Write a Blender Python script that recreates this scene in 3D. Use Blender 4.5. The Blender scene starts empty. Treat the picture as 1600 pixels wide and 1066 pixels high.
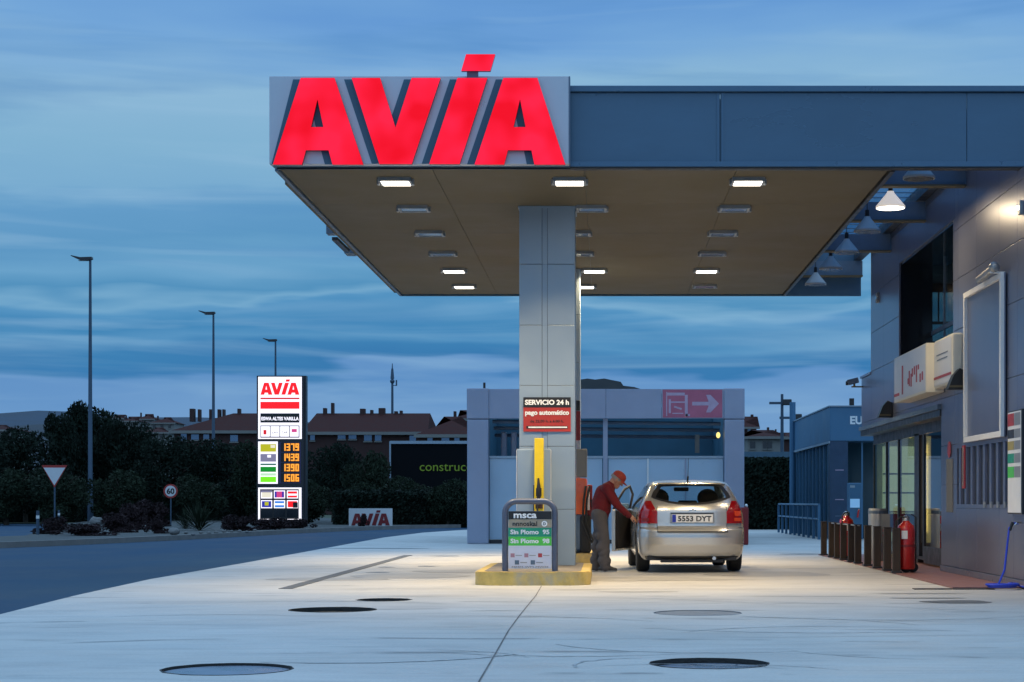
import bpy, bmesh, math, random
from mathutils import Vector, Matrix, noise
R = math.radians
F = 2800.0; VX, VY, CH = 945.0, 784.0, 1.15     # focal length in photo pixels, vanishing point, eye height
scene = bpy.context.scene
COL = scene.collection
random.seed(7)

# ------------------------------------------------------------------ camera
cam_d = bpy.data.cameras.new('camera'); cam = bpy.data.objects.new('camera', cam_d); COL.objects.link(cam)
cam.location = (0, 0, CH); cam.rotation_euler = (R(90), 0, 0)
cam_d.sensor_width = 36; cam_d.lens = 36*F/1600
cam_d.shift_x = -(VX-800)/1600; cam_d.shift_y = (VY-533)/1600
cam_d.clip_end = 6000
scene.camera = cam
scene.view_settings.view_transform = 'Standard'; scene.view_settings.look = 'None'
scene.view_settings.exposure = 0; scene.view_settings.gamma = 1

def srgb(r, g, b):
    f = lambda c: (c/255/12.92) if c/255 <= .04045 else ((c/255+.055)/1.055)**2.4
    return (f(r), f(g), f(b), 1)

# ------------------------------------------------------------------ world: dusk sky with streaked cloud
w = bpy.data.worlds.new('World'); scene.world = w; w.use_nodes = True
nt = w.node_tree; nt.nodes.clear()
def N(t, nt_=None, **k):
    n = (nt_ or nt).nodes.new(t)
    for a, v in k.items(): setattr(n, a, v)
    return n
L = nt.links.new
tc = N('ShaderNodeTexCoord'); sep = N('ShaderNodeSeparateXYZ'); L(tc.outputs['Generated'], sep.inputs[0])
def math_(op, a, b=None, c=None, tree=None):
    n = N('ShaderNodeMath', tree, operation=op)
    lk = (tree or nt).links.new
    for i, v in enumerate((a, b, c)):
        if v is None: continue
        if isinstance(v, (int, float)): n.inputs[i].default_value = v
        else: lk(v, n.inputs[i])
    return n.outputs[0]
def sky_noise(sx, sz, scale, detail, rough, off=0, dist=0):
    cx = math_('MULTIPLY', sep.outputs[0], sx); cz = math_('MULTIPLY', sep.outputs[2], sz); cy = math_('MULTIPLY_ADD', sep.outputs[1], sx*.5, off)
    cb = N('ShaderNodeCombineXYZ'); L(cx, cb.inputs[0]); L(cy, cb.inputs[1]); L(cz, cb.inputs[2])
    n = N('ShaderNodeTexNoise'); n.inputs['Scale'].default_value = scale; n.inputs['Detail'].default_value = detail
    n.inputs['Roughness'].default_value = rough; n.inputs['Distortion'].default_value = dist
    L(cb.outputs[0], n.inputs['Vector']); return n.outputs[0]
n1 = sky_noise(1.0, 5, 4.2, 4, .5, 3.1)
n2 = sky_noise(1.0, 10, 4.0, 4, .5, 7.7, .4)
n3 = sky_noise(1.1, 15, 4.2, 4, .5, 1.9, .7)
zz = sep.outputs[2]
warp = math_('MULTIPLY_ADD', math_('SUBTRACT', n1, .5), .075, zz)
warp = math_('MULTIPLY_ADD', math_('SUBTRACT', n2, .5), .022, warp)
ramp = N('ShaderNodeValToRGB'); cr = ramp.color_ramp
def el(y): return math.sin(math.atan((VY-y)/F))
stops = [(784, (122,160,200)), (650, (112,156,203)), (596, (98,146,198)), (588, (58,122,176)), (560, (62,128,180)), (545, (86,146,192)), (520, (66,134,184)), (492, (86,148,194)), (484, (116,168,204)), (470, (84,146,190)),
         (430, (106,162,202)), (385, (94,152,196)), (340, (100,156,200)), (322, (122,172,208)), (250, (130,178,210)), (150, (138,182,214)), (70, (116,166,216)), (10, (102,154,212)), (-60, (118,166,216))]
RM = el(-60)*1.02
els = cr.elements
while len(els) > 1: els.remove(els[-1])
els[0].position = 0; els[0].color = srgb(*stops[0][1])
for y, c in stops[1:]:
    e = els.new(max(0, min(1, el(y)/RM))); e.color = srgb(*c)
L(math_('DIVIDE', warp, RM), ramp.inputs[0])
mx = N('ShaderNodeMixRGB', blend_type='MIX'); L(ramp.outputs[0], mx.inputs[1]); mx.inputs[2].default_value = srgb(150, 190, 220)
rr = N('ShaderNodeValToRGB'); rr.color_ramp.elements[0].position = .50; rr.color_ramp.elements[1].position = .74; L(n3, rr.inputs[0])
L(math_('MULTIPLY', rr.outputs[0], .42), mx.inputs[0])
mx2 = N('ShaderNodeMixRGB', blend_type='MIX'); L(mx.outputs[0], mx2.inputs[1]); mx2.inputs[2].default_value = srgb(62, 126, 186)
rr2 = N('ShaderNodeValToRGB'); rr2.color_ramp.elements[0].position = .52; rr2.color_ramp.elements[1].position = .72; L(n2, rr2.inputs[0])
L(math_('MULTIPLY', rr2.outputs[0], .42), mx2.inputs[0])
# the zenith and the afterglow on the camera's side of the sky are brighter than the dusk sky ahead
up = N('ShaderNodeMapRange', interpolation_type='SMOOTHSTEP'); L(zz, up.inputs[0]); up.inputs[1].default_value = .30; up.inputs[2].default_value = .75; up.inputs[3].default_value = 0; up.inputs[4].default_value = 1
bk = N('ShaderNodeMapRange', interpolation_type='SMOOTHSTEP'); L(sep.outputs[1], bk.inputs[0]); bk.inputs[1].default_value = .1; bk.inputs[2].default_value = -.9; bk.inputs[3].default_value = 0; bk.inputs[4].default_value = 1
mz = N('ShaderNodeMixRGB'); L(up.outputs[0], mz.inputs[0]); L(mx2.outputs[0], mz.inputs[1]); mz.inputs[2].default_value = (.60, 1.0, 1.50, 1)
mb = N('ShaderNodeMixRGB'); L(math_('MULTIPLY', bk.outputs[0], .8), mb.inputs[0]); L(mz.outputs[0], mb.inputs[1]); mb.inputs[2].default_value = (.38, .62, .94, 1)
bg = N('ShaderNodeBackground'); bg.inputs[1].default_value = 1.0; L(mb.outputs[0], bg.inputs[0])
wo = N('ShaderNodeOutputWorld'); L(bg.outputs[0], wo.inputs[0])

LAMP_W = 115.0          # each lit canopy lamp
PEND_W = 60.0
WARM = (1.0, .76, .44)

# ------------------------------------------------------------------ helpers
def P(px, py, Y): return Vector(((px-VX)*Y/F, Y, CH+(VY-py)*Y/F))
def G(px, py, z=0):
    Y = (CH-z)*F/(py-VY); return Vector(((px-VX)*Y/F, Y, z))

def mat(name, c, rough=.6, metal=0, var=.12, scale=6, bump=0, bscale=40, emit=None, es=0, coat=0, spec=.5, stretch=None, rvar=.1, dirt=None, dscale=1.2, damt=.4):
    m = bpy.data.materials.new(name); m.use_nodes = True; t = m.node_tree; lk = t.links.new
    b = t.nodes['Principled BSDF']
    if len(c) == 3: c = (*c, 1)
    b.inputs['Roughness'].default_value = rough; b.inputs['Metallic'].default_value = metal
    b.inputs['Coat Weight'].default_value = coat; b.inputs['Specular IOR Level'].default_value = spec
    tcn = t.nodes.new('ShaderNodeTexCoord'); vec = tcn.outputs['Object']
    if stretch:
        mp = t.nodes.new('ShaderNodeMapping'); mp.inputs['Scale'].default_value = stretch; lk(vec, mp.inputs[0]); vec = mp.outputs[0]
    if var > 0:
        n = t.nodes.new('ShaderNodeTexNoise'); n.inputs['Scale'].default_value = scale; n.inputs['Detail'].default_value = 6; n.inputs['Roughness'].default_value = .6
        lk(vec, n.inputs['Vector'])
        mr = t.nodes.new('ShaderNodeMapRange'); mr.inputs[1].default_value = .3; mr.inputs[2].default_value = .7; mr.inputs[3].default_value = 1-var; mr.inputs[4].default_value = 1+var
        lk(n.outputs[0], mr.inputs[0])
        mul = t.nodes.new('ShaderNodeVectorMath'); mul.operation = 'SCALE'; mul.inputs[0].default_value = c[:3]; lk(mr.outputs[0], mul.inputs['Scale'])
        out = mul.outputs[0]
        if dirt:
            n2_ = t.nodes.new('ShaderNodeTexNoise'); n2_.inputs['Scale'].default_value = dscale; n2_.inputs['Detail'].default_value = 8; n2_.inputs['Roughness'].default_value = .65; n2_.inputs['Distortion'].default_value = .6
            lk(vec, n2_.inputs['Vector'])
            cr_ = t.nodes.new('ShaderNodeValToRGB'); cr_.color_ramp.elements[0].position = .5; cr_.color_ramp.elements[1].position = .72; lk(n2_.outputs[0], cr_.inputs[0])
            k = math_('MULTIPLY', cr_.outputs[0], damt, tree=t)
            mm = t.nodes.new('ShaderNodeMixRGB'); lk(k, mm.inputs[0]); lk(out, mm.inputs[1]); mm.inputs[2].default_value = (*dirt[:3], 1); out = mm.outputs[0]
        lk(out, b.inputs['Base Color'])
        if rvar > 0:
            r2 = t.nodes.new('ShaderNodeMapRange'); r2.inputs[1].default_value = .3; r2.inputs[2].default_value = .7; r2.inputs[3].default_value = max(.03, rough-rvar); r2.inputs[4].default_value = min(1, rough+rvar)
            lk(n.outputs[0], r2.inputs[0]); lk(r2.outputs[0], b.inputs['Roughness'])
    else: b.inputs['Base Color'].default_value = c
    if bump > 0:
        nb = t.nodes.new('ShaderNodeTexNoise'); nb.inputs['Scale'].default_value = bscale; nb.inputs['Detail'].default_value = 5; lk(vec, nb.inputs['Vector'])
        bp = t.nodes.new('ShaderNodeBump'); bp.inputs['Strength'].default_value = bump; bp.inputs['Distance'].default_value = .02; lk(nb.outputs[0], bp.inputs['Height']); lk(bp.outputs[0], b.inputs['Normal'])
    if emit:
        b.inputs['Emission Color'].default_value = (*emit[:3], 1); b.inputs['Emission Strength'].default_value = es
    return m
def glass_mat(name, tint=(.6, .7, .72), gloss=.06, base=None, mixb=0, rough=.02):
    m = bpy.data.materials.new(name); m.use_nodes = True; t = m.node_tree; t.nodes.clear(); lk = t.links.new
    tr = t.nodes.new('ShaderNodeBsdfTransparent'); tr.inputs[0].default_value = (*tint, 1)
    gl = t.nodes.new('ShaderNodeBsdfGlossy'); gl.inputs['Roughness'].default_value = rough
    fr = t.nodes.new('ShaderNodeFresnel'); fr.inputs[0].default_value = 1.5
    ge = t.nodes.new('ShaderNodeNewGeometry'); f = math_('MULTIPLY', math_('ADD', fr.outputs[0], gloss, tree=t), math_('SUBTRACT', 1, ge.outputs['Backfacing'], tree=t), tree=t)
    ms = t.nodes.new('ShaderNodeMixShader'); lk(f, ms.inputs[0]); lk(tr.outputs[0], ms.inputs[1]); lk(gl.outputs[0], ms.inputs[2]); last = ms.outputs[0]
    if base:
        d = t.nodes.new('ShaderNodeBsdfDiffuse'); d.inputs[0].default_value = (*base, 1)
        m2 = t.nodes.new('ShaderNodeMixShader'); m2.inputs[0].default_value = mixb; lk(last, m2.inputs[1]); lk(d.outputs[0], m2.inputs[2]); last = m2.outputs[0]
    o = t.nodes.new('ShaderNodeOutputMaterial'); lk(last, o.inputs[0]); return m

class MB:
    def __init__(s): s.bm = bmesh.new()
    def box(s, x0, x1, y0, y1, z0, z1, bev=0, rot=None, org=None):
        r = bmesh.ops.create_cube(s.bm, size=1); vs = r['verts']
        for v in vs: v.co = Vector(((x0+x1)/2+v.co.x*(x1-x0), (y0+y1)/2+v.co.y*(y1-y0), (z0+z1)/2+v.co.z*(z1-z0)))
        if bev:
            es = list({e for v in vs for e in v.link_edges}); g = bmesh.ops.bevel(s.bm, geom=es, offset=bev, segments=2, affect='EDGES', profile=.6)
            vs = list({v for f in g['faces'] for v in f.verts} | {v for v in vs if v.is_valid})
        if rot is not None:
            o = Vector(org or ((x0+x1)/2, (y0+y1)/2, (z0+z1)/2))
            for v in vs: v.co = o + rot @ (v.co-o)
        return s
    def tube(s, pts, r, seg=12, caps=True):
        pts = [Vector(p) for p in pts]; n = len(pts); rs = r if isinstance(r, (list, tuple)) else [r]*n
        rings = []; up_ = Vector((0, 0, 1))
        prev = None
        for i, p in enumerate(pts):
            d = (pts[min(i+1, n-1)]-pts[max(i-1, 0)]).normalized()
            a = prev if prev is not None else (up_ if abs(d.z) < .9 else Vector((1, 0, 0)))
            u = (a - d*a.dot(d)); u = u.normalized() if u.length > 1e-6 else d.orthogonal().normalized()
            prev = u; v = d.cross(u)
            rings.append([s.bm.verts.new(p+(u*math.cos(2*math.pi*k/seg)+v*math.sin(2*math.pi*k/seg))*rs[i]) for k in range(seg)])
        for a, b in zip(rings, rings[1:]):
            for k in range(seg): s.bm.faces.new((a[k], a[(k+1) % seg], b[(k+1) % seg], b[k]))
        if caps: s.bm.faces.new(rings[0][::-1]); s.bm.faces.new(rings[-1])
        return s
    def lathe(s, prof, c=(0, 0, 0), seg=24, axis='z'):
        c = Vector(c); rings = []
        for r, h in prof:
            ring = []
            for k in range(seg):
                a = 2*math.pi*k/seg; x, y = max(r, 1e-4)*math.cos(a), max(r, 1e-4)*math.sin(a)
                o = Vector((x, y, h)) if axis == 'z' else (Vector((h, x, y)) if axis == 'x' else Vector((x, h, y)))
                ring.append(s.bm.verts.new(c+o))
            rings.append(ring)
        for a, b in zip(rings, rings[1:]):
            for k in range(seg): s.bm.faces.new((a[k], a[(k+1) % seg], b[(k+1) % seg], b[k]))
        s.bm.faces.new(rings[0][::-1]); s.bm.faces.new(rings[-1]); return s
    def prism(s, pts, d):            # polygon (3-D points) extruded by vector d
        d = Vector(d); a = [s.bm.verts.new(Vector(p)) for p in pts]; b = [s.bm.verts.new(Vector(p)+d) for p in pts]; n = len(a)
        s.bm.faces.new(a[::-1]); s.bm.faces.new(b)
        for k in range(n): s.bm.faces.new((a[k], a[(k+1) % n], b[(k+1) % n], b[k]))
        return s
    def quad(s, *p): s.bm.faces.new([s.bm.verts.new(Vector(q)) for q in p]); return s
    def sphere(s, c, r, seg=16, sc=(1, 1, 1)):
        g = bmesh.ops.create_uvsphere(s.bm, u_segments=seg, v_segments=seg//2+1, radius=r)
        for v in g['verts']: v.co = Vector(c)+Vector((v.co.x*sc[0], v.co.y*sc[1], v.co.z*sc[2]))
        return s
    def mesh(s, m):
        s.bm.from_mesh(m); return s
    def build(s, name, m, parent=None, smooth=False, loc=None):
        me = bpy.data.meshes.new(name); bmesh.ops.recalc_face_normals(s.bm, faces=s.bm.faces); s.bm.to_mesh(me); s.bm.free()
        if smooth:
            for p in me.polygons: p.use_smooth = True
            try: me.set_sharp_from_angle(angle=R(38))
            except Exception: pass
        me.materials.append(m)
        o = bpy.data.objects.new(name, me); COL.objects.link(o)
        if parent:
            o.parent = parent; o.matrix_parent_inverse = Matrix.Identity(4)
        if loc: o.location = loc
        return o
def tag(o, label, cat, group=None, kind=None):
    o['label'] = label; o['category'] = cat
    if group: o['group'] = group
    if kind: o['kind'] = kind
    return o
def structure(o): o['kind'] = 'structure'; return o
def stuff(o, label, cat): return tag(o, label, cat, None, 'stuff')
def thing(name, label, cat, loc=(0, 0, 0), rz=0, group=None):
    o = bpy.data.objects.new(name, None); COL.objects.link(o); o.location = loc; o.rotation_euler = (0, 0, rz); o.empty_display_size = .2
    return tag(o, label, cat, group)
def copy_tree(o, parent=None):
    c = o.copy(); COL.objects.link(c)
    if parent: c.parent = parent
    for ch in [x for x in bpy.data.objects if x.parent == o]: copy_tree(ch, c)
    return c
def area_lamp(name, loc, sx, sy, watt, col, parent, rot=(0, 0, 0), spread=180):
    d = bpy.data.lights.new(name, 'AREA'); d.shape = 'RECTANGLE'; d.size = sx; d.size_y = sy; d.energy = watt; d.color = col; d.spread = R(spread)
    o = bpy.data.objects.new(name, d); COL.objects.link(o); o.location = loc; o.rotation_euler = rot; o.parent = parent; return o
TXT = {}
def text(s, x, y, z, size, face='front', width=None, depth=.004, bold=0.0, align='CENTER', shear=0):
    """mesh of raised lettering; face front: faces -Y, side: faces -X (reads from high Y to low Y)"""
    cu = bpy.data.curves.new('t', 'FONT'); cu.body = s; cu.size = size; cu.extrude = depth/2; cu.offset = bold; cu.align_x = align; cu.resolution_u = 3; cu.shear = shear
    ob = bpy.data.objects.new('t', cu); COL.objects.link(ob)
    me = bpy.data.meshes.new_from_object(ob.evaluated_get(bpy.context.evaluated_depsgraph_get())); bpy.data.objects.remove(ob)
    xs = [v.co.x for v in me.vertices] or [0]
    k = width/(max(xs)-min(xs)) if width else 1
    for v in me.vertices:
        a, b, c = v.co.x*k, v.co.y, v.co.z
        v.co = Vector((x+a, y-c, z+b)) if face == 'front' else Vector((x-c, y-a, z+b))
    return me

# ------------------------------------------------------------------ materials
M = {}
M['ground'] = mat('dark soil and grass', (.018, .026, .02), .95, var=.4, scale=.4, bump=.5, bscale=4)
M['white_paint'] = mat('white paint', (.75, .75, .74), .45, var=.05)
M['panel'] = mat('pale metal panel', (.30, .38, .46), .38, metal=.35, var=.05, scale=1.2, bump=.03, bscale=2, rvar=.08)
M['panel_seam'] = mat('dark seam', (.05, .06, .08), .8, var=0)
M['fascia'] = mat('blue grey fascia sheet', (.066, .132, .205), .33, metal=.25, var=.1, scale=.5, bump=.04, bscale=.9, stretch=(1, 1, 3), rvar=.1)
M['fascia_trim'] = mat('fascia trim', (.07, .14, .22), .35, metal=.3, var=.06)
M['sign_back'] = mat('pale sign sheet', (.50, .54, .60), .35, metal=.2, var=.05, scale=2)
M['shade_blue'] = mat('slate blue letter drop shadow', (.045, .13, .20), .5, var=.06)
M['soffit'] = mat('beige metal soffit', (.135, .112, .068), .65, spec=.2, var=.06, scale=.7, bump=.02, bscale=3)
M['black'] = mat('black plastic', (.012, .012, .014), .45, var=.2)
M['dark_frame'] = mat('dark frame', (.02, .022, .028), .4, var=.1)
M['steel_blue'] = mat('painted steel blue grey', (.10, .15, .22), .5, var=.1)
M['lamp_housing'] = mat('grey lamp housing', (.32, .33, .34), .4, metal=.5, var=.08)
M['lamp_lit'] = mat('lit lamp glass', (.9, .9, .85), .3, var=0, emit=(1, .90, .72), es=7)
M['lamp_off'] = mat('unlit lamp glass', (.18, .19, .2), .2, var=0, coat=.5)
M['red_lit'] = mat('lit red acrylic', (.12, .001, .004), .45, var=0, spec=.15, emit=(1.0, .004, .035), es=.98)
def uneven_glow(m, lo, hi, sc):
    t = m.node_tree; b = t.nodes['Principled BSDF']; tcn = t.nodes.new('ShaderNodeTexCoord'); n = t.nodes.new('ShaderNodeTexNoise'); n.inputs['Scale'].default_value = sc; n.inputs['Detail'].default_value = 1
    t.links.new(tcn.outputs['Object'], n.inputs['Vector']); mr = t.nodes.new('ShaderNodeMapRange'); mr.inputs[1].default_value = .35; mr.inputs[2].default_value = .65; mr.inputs[3].default_value = lo; mr.inputs[4].default_value = hi
    t.links.new(n.outputs[0], mr.inputs[0]); t.links.new(mr.outputs[0], b.inputs['Emission Strength'])
    c = t.nodes.new('ShaderNodeMixRGB'); c.inputs[1].default_value = (1, .0015, .016, 1); c.inputs[2].default_value = (1, .014, .058, 1); m2 = t.nodes.new('ShaderNodeMapRange'); m2.inputs[1].default_value = .35; m2.inputs[2].default_value = .65
    t.links.new(n.outputs[0], m2.inputs[0]); t.links.new(m2.outputs[0], c.inputs[0]); t.links.new(c.outputs[0], b.inputs['Emission Color'])
uneven_glow(M['red_lit'], .88, 1.05, 2.2)
M['red_side'] = mat('red letter side', (.25, .01, .02), .4, var=0)
M['dark_red'] = mat('dark red vinyl', (.20, .012, .015), .5, var=.05)
M['yellow'] = mat('yellow paint', (.80, .56, .015), .4, var=.08)
M['wood'] = mat('dark brown timber', (.032, .021, .015), .65, var=.4, scale=9, stretch=(1, 1, .15), bump=.2)
M['extinguisher'] = mat('red enamel', (.42, .012, .012), .22, var=.08, coat=.5)
M['rubber'] = mat('black rubber', (.014, .014, .015), .7, var=.2, bump=.1, bscale=60)
M['orange'] = mat('orange dispenser paint', (.72, .12, .03), .35, var=.08, coat=.3)
M['chrome'] = mat('bare metal', (.6, .6, .6), .25, metal=1, var=.05)
M['galv'] = mat('galvanised pole', (.05, .085, .13), .5, metal=.3, var=.12, scale=2)
M['foliage'] = mat('dark foliage', (.010, .018, .012), .8, var=.5, scale=1.3, spec=.15)
M['foliage2'] = mat('olive foliage', (.018, .028, .016), .8, var=.5, scale=1.3, spec=.15)
M['foliage3'] = mat('reddish shrub foliage', (.030, .018, .020), .8, var=.5, scale=2, spec=.15)
M['bark'] = mat('bark', (.05, .04, .03), .9, var=.3)
M['stone'] = mat('pale stone', (.15, .15, .15), .8, var=.2, bump=.4, bscale=8)
M['kerb'] = mat('kerb concrete', (.18, .17, .16), .8, var=.18, scale=3, bump=.3, bscale=20)
M['rooftile'] = mat('brown roof tile', (.050, .014, .012), .9, var=.25, scale=2, stretch=(1, 1, 4), spec=.15)
M['brickwall'] = mat('brown brick wall', (.05, .022, .02), .85, var=.2, scale=2)
M['palewall'] = mat('pale render', (.20, .20, .19), .85, var=.12, scale=.5)
M['window_mirror'] = mat('sky reflecting window', (.50, .56, .60), .03, var=0, metal=1)
M['window_blue'] = mat('window glass', (.10, .16, .24), .12, var=0, metal=.6)
M['window_dark'] = mat('dark window glass', (.01, .014, .02), .12, var=0)
M['glass'] = glass_mat('clear glass', (.62, .72, .72), .05)
M['carglass'] = glass_mat('car glass', (.80, .88, .90), .03)
M['shopglass'] = glass_mat('shop glass', (.55, .68, .66), .06)
M['doorglass'] = glass_mat('reflective door glass', (.5, .6, .62), .28)

def concrete_mat():
    m = bpy.data.materials.new('pale worn concrete'); m.use_nodes = True; t = m.node_tree; lk = t.links.new; b = t.nodes['Principled BSDF']
    tcn = t.nodes.new('ShaderNodeTexCoord')
    def nz(sc, stretch, det=7, ro=.62, dist=0):
        mp = t.nodes.new('ShaderNodeMapping'); mp.inputs['Scale'].default_value = stretch; lk(tcn.outputs['Object'], mp.inputs[0])
        n = t.nodes.new('ShaderNodeTexNoise'); n.inputs['Scale'].default_value = sc; n.inputs['Detail'].default_value = det; n.inputs['Roughness'].default_value = ro; n.inputs['Distortion'].default_value = dist
        lk(mp.outputs[0], n.inputs[0]); return n.outputs[0]
    def ramp_(v, a, c0, b_, c1):
        r = t.nodes.new('ShaderNodeValToRGB'); r.color_ramp.elements[0].position = a; r.color_ramp.elements[1].position = b_
        r.color_ramp.elements[0].color = c0; r.color_ramp.elements[1].color = c1; lk(v, r.inputs[0]); return r.outputs[0]
    base = ramp_(nz(.35, (1, 1, 1)), .3, (.47, .455, .43, 1), .7, (.58, .565, .54, 1))
    def mixm(a, f, col):
        mm = t.nodes.new('ShaderNodeMixRGB'); lk(f, mm.inputs[0]); lk(a, mm.inputs[1]); mm.inputs[2].default_value = (*col, 1); return mm.outputs[0]
    st = ramp_(nz(1.0, (.35, 1.6, 1), 8, .66, .8), .53, (0, 0, 0, 1), .75, (1, 1, 1, 1))
    base = mixm(base, math_('MULTIPLY', st, .50, tree=t), (.27, .27, .265))
    st3 = ramp_(nz(2.6, (.22, 1.8, 1), 9, .7, 1.2), .50, (0, 0, 0, 1), .66, (1, 1, 1, 1))
    base = mixm(base, math_('MULTIPLY', st3, .34, tree=t), (.28, .285, .29))
    st2 = ramp_(nz(.22, (1, 1.4, 1), 5, .6, 1.5), .52, (0, 0, 0, 1), .66, (1, 1, 1, 1))
    base = mixm(base, math_('MULTIPLY', st2, .32, tree=t), (.33, .33, .33))
    # curved scuffs
    wv = t.nodes.new('ShaderNodeTexWave'); wv.wave_type = 'RINGS'; wv.rings_direction = 'Z'; wv.inputs['Scale'].default_value = .22; wv.inputs['Distortion'].default_value = 9; wv.inputs['Detail'].default_value = 3; wv.inputs['Detail Scale'].default_value = .35
    lk(tcn.outputs['Object'], wv.inputs[0])
    ws = ramp_(wv.outputs['Fac'], .95, (0, 0, 0, 1), 1.0, (1, 1, 1, 1))
    gate = ramp_(nz(.9, (1, 1, 1), 3), .5, (0, 0, 0, 1), .62, (1, 1, 1, 1))
    base = mixm(base, math_('MULTIPLY', math_('MULTIPLY', ws, gate, tree=t), .75, tree=t), (.17, .17, .17))
    # wet / oil patches
    oil = ramp_(nz(.55, (.5, 1.5, 1), 5, .55, .3), .66, (0, 0, 0, 1), .71, (1, 1, 1, 1))
    base = mixm(base, math_('MULTIPLY', oil, .55, tree=t), (.13, .125, .12))
    spk = ramp_(nz(38, (1, 1, 1), 3, .6), .35, (.88, .88, .88, 1), .6, (1, 1, 1, 1))
    mu = t.nodes.new('ShaderNodeMixRGB'); mu.blend_type = 'MULTIPLY'; mu.inputs[0].default_value = .8; lk(base, mu.inputs[1]); lk(spk, mu.inputs[2])
    lk(mu.outputs[0], b.inputs['Base Color'])
    ro = t.nodes.new('ShaderNodeMapRange'); lk(nz(1.1, (.5, 1.3, 1)), ro.inputs[0]); ro.inputs[1].default_value = .3; ro.inputs[2].default_value = .7; ro.inputs[3].default_value = .38; ro.inputs[4].default_value = .7
    lk(ro.outputs[0], b.inputs['Roughness'])
    bp = t.nodes.new('ShaderNodeBump'); bp.inputs['Strength'].default_value = .15; bp.inputs['Distance'].default_value = .01; lk(nz(14, (1, 1, 1)), bp.inputs['Height']); lk(bp.outputs[0], b.inputs['Normal'])
    return m
M['concrete'] = concrete_mat()
M['asphalt'] = mat('asphalt', (.010, .044, .092), .7, var=.22, scale=.5, bump=.35, bscale=45, dirt=(.026, .06, .10), dscale=.35, damt=.5, stretch=(1, .5, 1), spec=.2)
M['redtile'] = mat('red paving', (.23, .11, .10), .5, var=.15, scale=5, bump=.15)
M['yellowkerb'] = mat('worn yellow kerb', (.55, .40, .12), .7, var=.25, scale=5, bump=.3, bscale=25, dirt=(.36, .34, .28), dscale=2.5, damt=.9)
M['islandtop'] = mat('grey island top', (.20, .18, .16), .75, var=.3, scale=4, bump=.3)

# ------------------------------------------------------------------ ground, roads, paving
def sheet(name, pts, z, m, th=0):
    mb = MB()
    if th: mb.prism([(p[0], p[1], z-th) for p in pts], (0, 0, th))
    else: mb.quad(*[(p[0], p[1], z) for p in pts])
    return structure(mb.build(name, m))
sheet('ground', [(-3000, -200), (3000, -200), (3000, 4500), (-3000, 4500)], -.09, M['ground'])
edge = [G(0, 960), G(120, 930), G(235, 905), G(380, 880), G(600, 840), G(660, 832.5), G(725, 828)]
fore = [(-5.0, -12)] + [(-5.6, 8)] + [(p.x, p.y) for p in edge] + [(2, 76), (60, 76), (60, -12)]
COVERS = [(355, 1046, .44, .015, 'cover_wet', 'blue grey round cover in a shallow recess, nearest the road edge'), (1108, 1037, .42, .034, 'cover_wet', 'sunken round cover with a thick black broken rim, nearest in front of the car'),
          (520, 953, .46, .045, 'rim_dark', 'black sunken round cover lying in front of the drain channel end'), (600, 937.5, .31, .030, 'rim_dark', 'small thin dark cover between the black cover and the yellow island'), (1090, 958, .45, .005, 'cover_grey', 'smooth grey flush round cover, second in front of the car')]
def holed_sheet(name, pts, holes, z, m):
    bm = bmesh.new(); es = []
    for loop in [pts]+holes:
        vs = [bm.verts.new((p[0], p[1], z)) for p in loop]
        for a, b in zip(vs, vs[1:]+vs[:1]): es.append(bm.edges.new((a, b)))
    bmesh.ops.triangle_fill(bm, edges=es, use_beauty=True)
    for f in bm.faces:
        f.normal_update()
        if f.normal.z < 0: f.normal_flip()
    me = bpy.data.meshes.new(name); bm.to_mesh(me); bm.free(); me.materials.append(m); o = bpy.data.objects.new(name, me); COL.objects.link(o); return structure(o)
holed_sheet('forecourt', fore, [[(G(px, py).x+rad*math.cos(k*math.pi/24), G(px, py).y+rad*math.sin(k*math.pi/24)) for k in range(48)] for px, py, rad, dp, mm, lb in COVERS], 0, M['concrete'])
sheet('asphalt_road', [(-120, -12), (-4.5, -12), (-5, 60), (-5, 90), (-60, 118), (-120, 118)], -.012, M['asphalt'])
# slab joints and drains as part of the forecourt
fc = bpy.data.objects['forecourt']
def strip(name, a, b, wd, m, z=.004):
    a, b = Vector((a[0], a[1], 0)), Vector((b[0], b[1], 0)); d = (b-a).normalized(); n = Vector((-d.y, d.x, 0))*wd/2
    return MB().quad(*[(q.x, q.y, z) for q in (a-n, b-n, b+n, a+n)]).build(name, m, fc)
M['joint'] = mat('dirty joint', (.14, .13, .125), .8, var=.5, scale=2)
M['drain'] = mat('drain channel concrete', (.10, .105, .11), .7, var=.3, scale=4)
M['joint_soft'] = mat('worn joint', (.30, .29, .28), .8, var=.35, scale=2)
jp = [G(846, 916), G(838, 930), G(812, 962), G(795, 985), G(774, 1022), G(740, 1080)]
for a, b in zip(jp, jp[1:]): strip('slab_joint', a, b, .012, M['joint'])
strip('slab_joint', (-4.2, 23.55), (4.6, 23.55), .035, M['joint_soft'], .0035)
strip('slab_joint', (-4.2, 38.5), (4.6, 38.5), .035, M['joint_soft'], .0035)
strip('slab_joint', (4.6, 23.4), (12, 23.4), .03, M['joint_soft'], .0035)
strip('slab_joint', G(860, 1000), G(1600, 992), .012, M['joint_soft'], .0035)
strip('slab_joint', G(1000, 931), G(1600, 958), .014, M['joint_soft'], .0035)
dr = MB().box(-4.30, -4.12, 23.6, 38.4, -.02, .006).build('drain_channel', M['drain'], fc)
# tyre marks near the front
M['mark'] = mat('scuff', (.25, .26, .27), .8, var=.5, scale=3)
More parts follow.
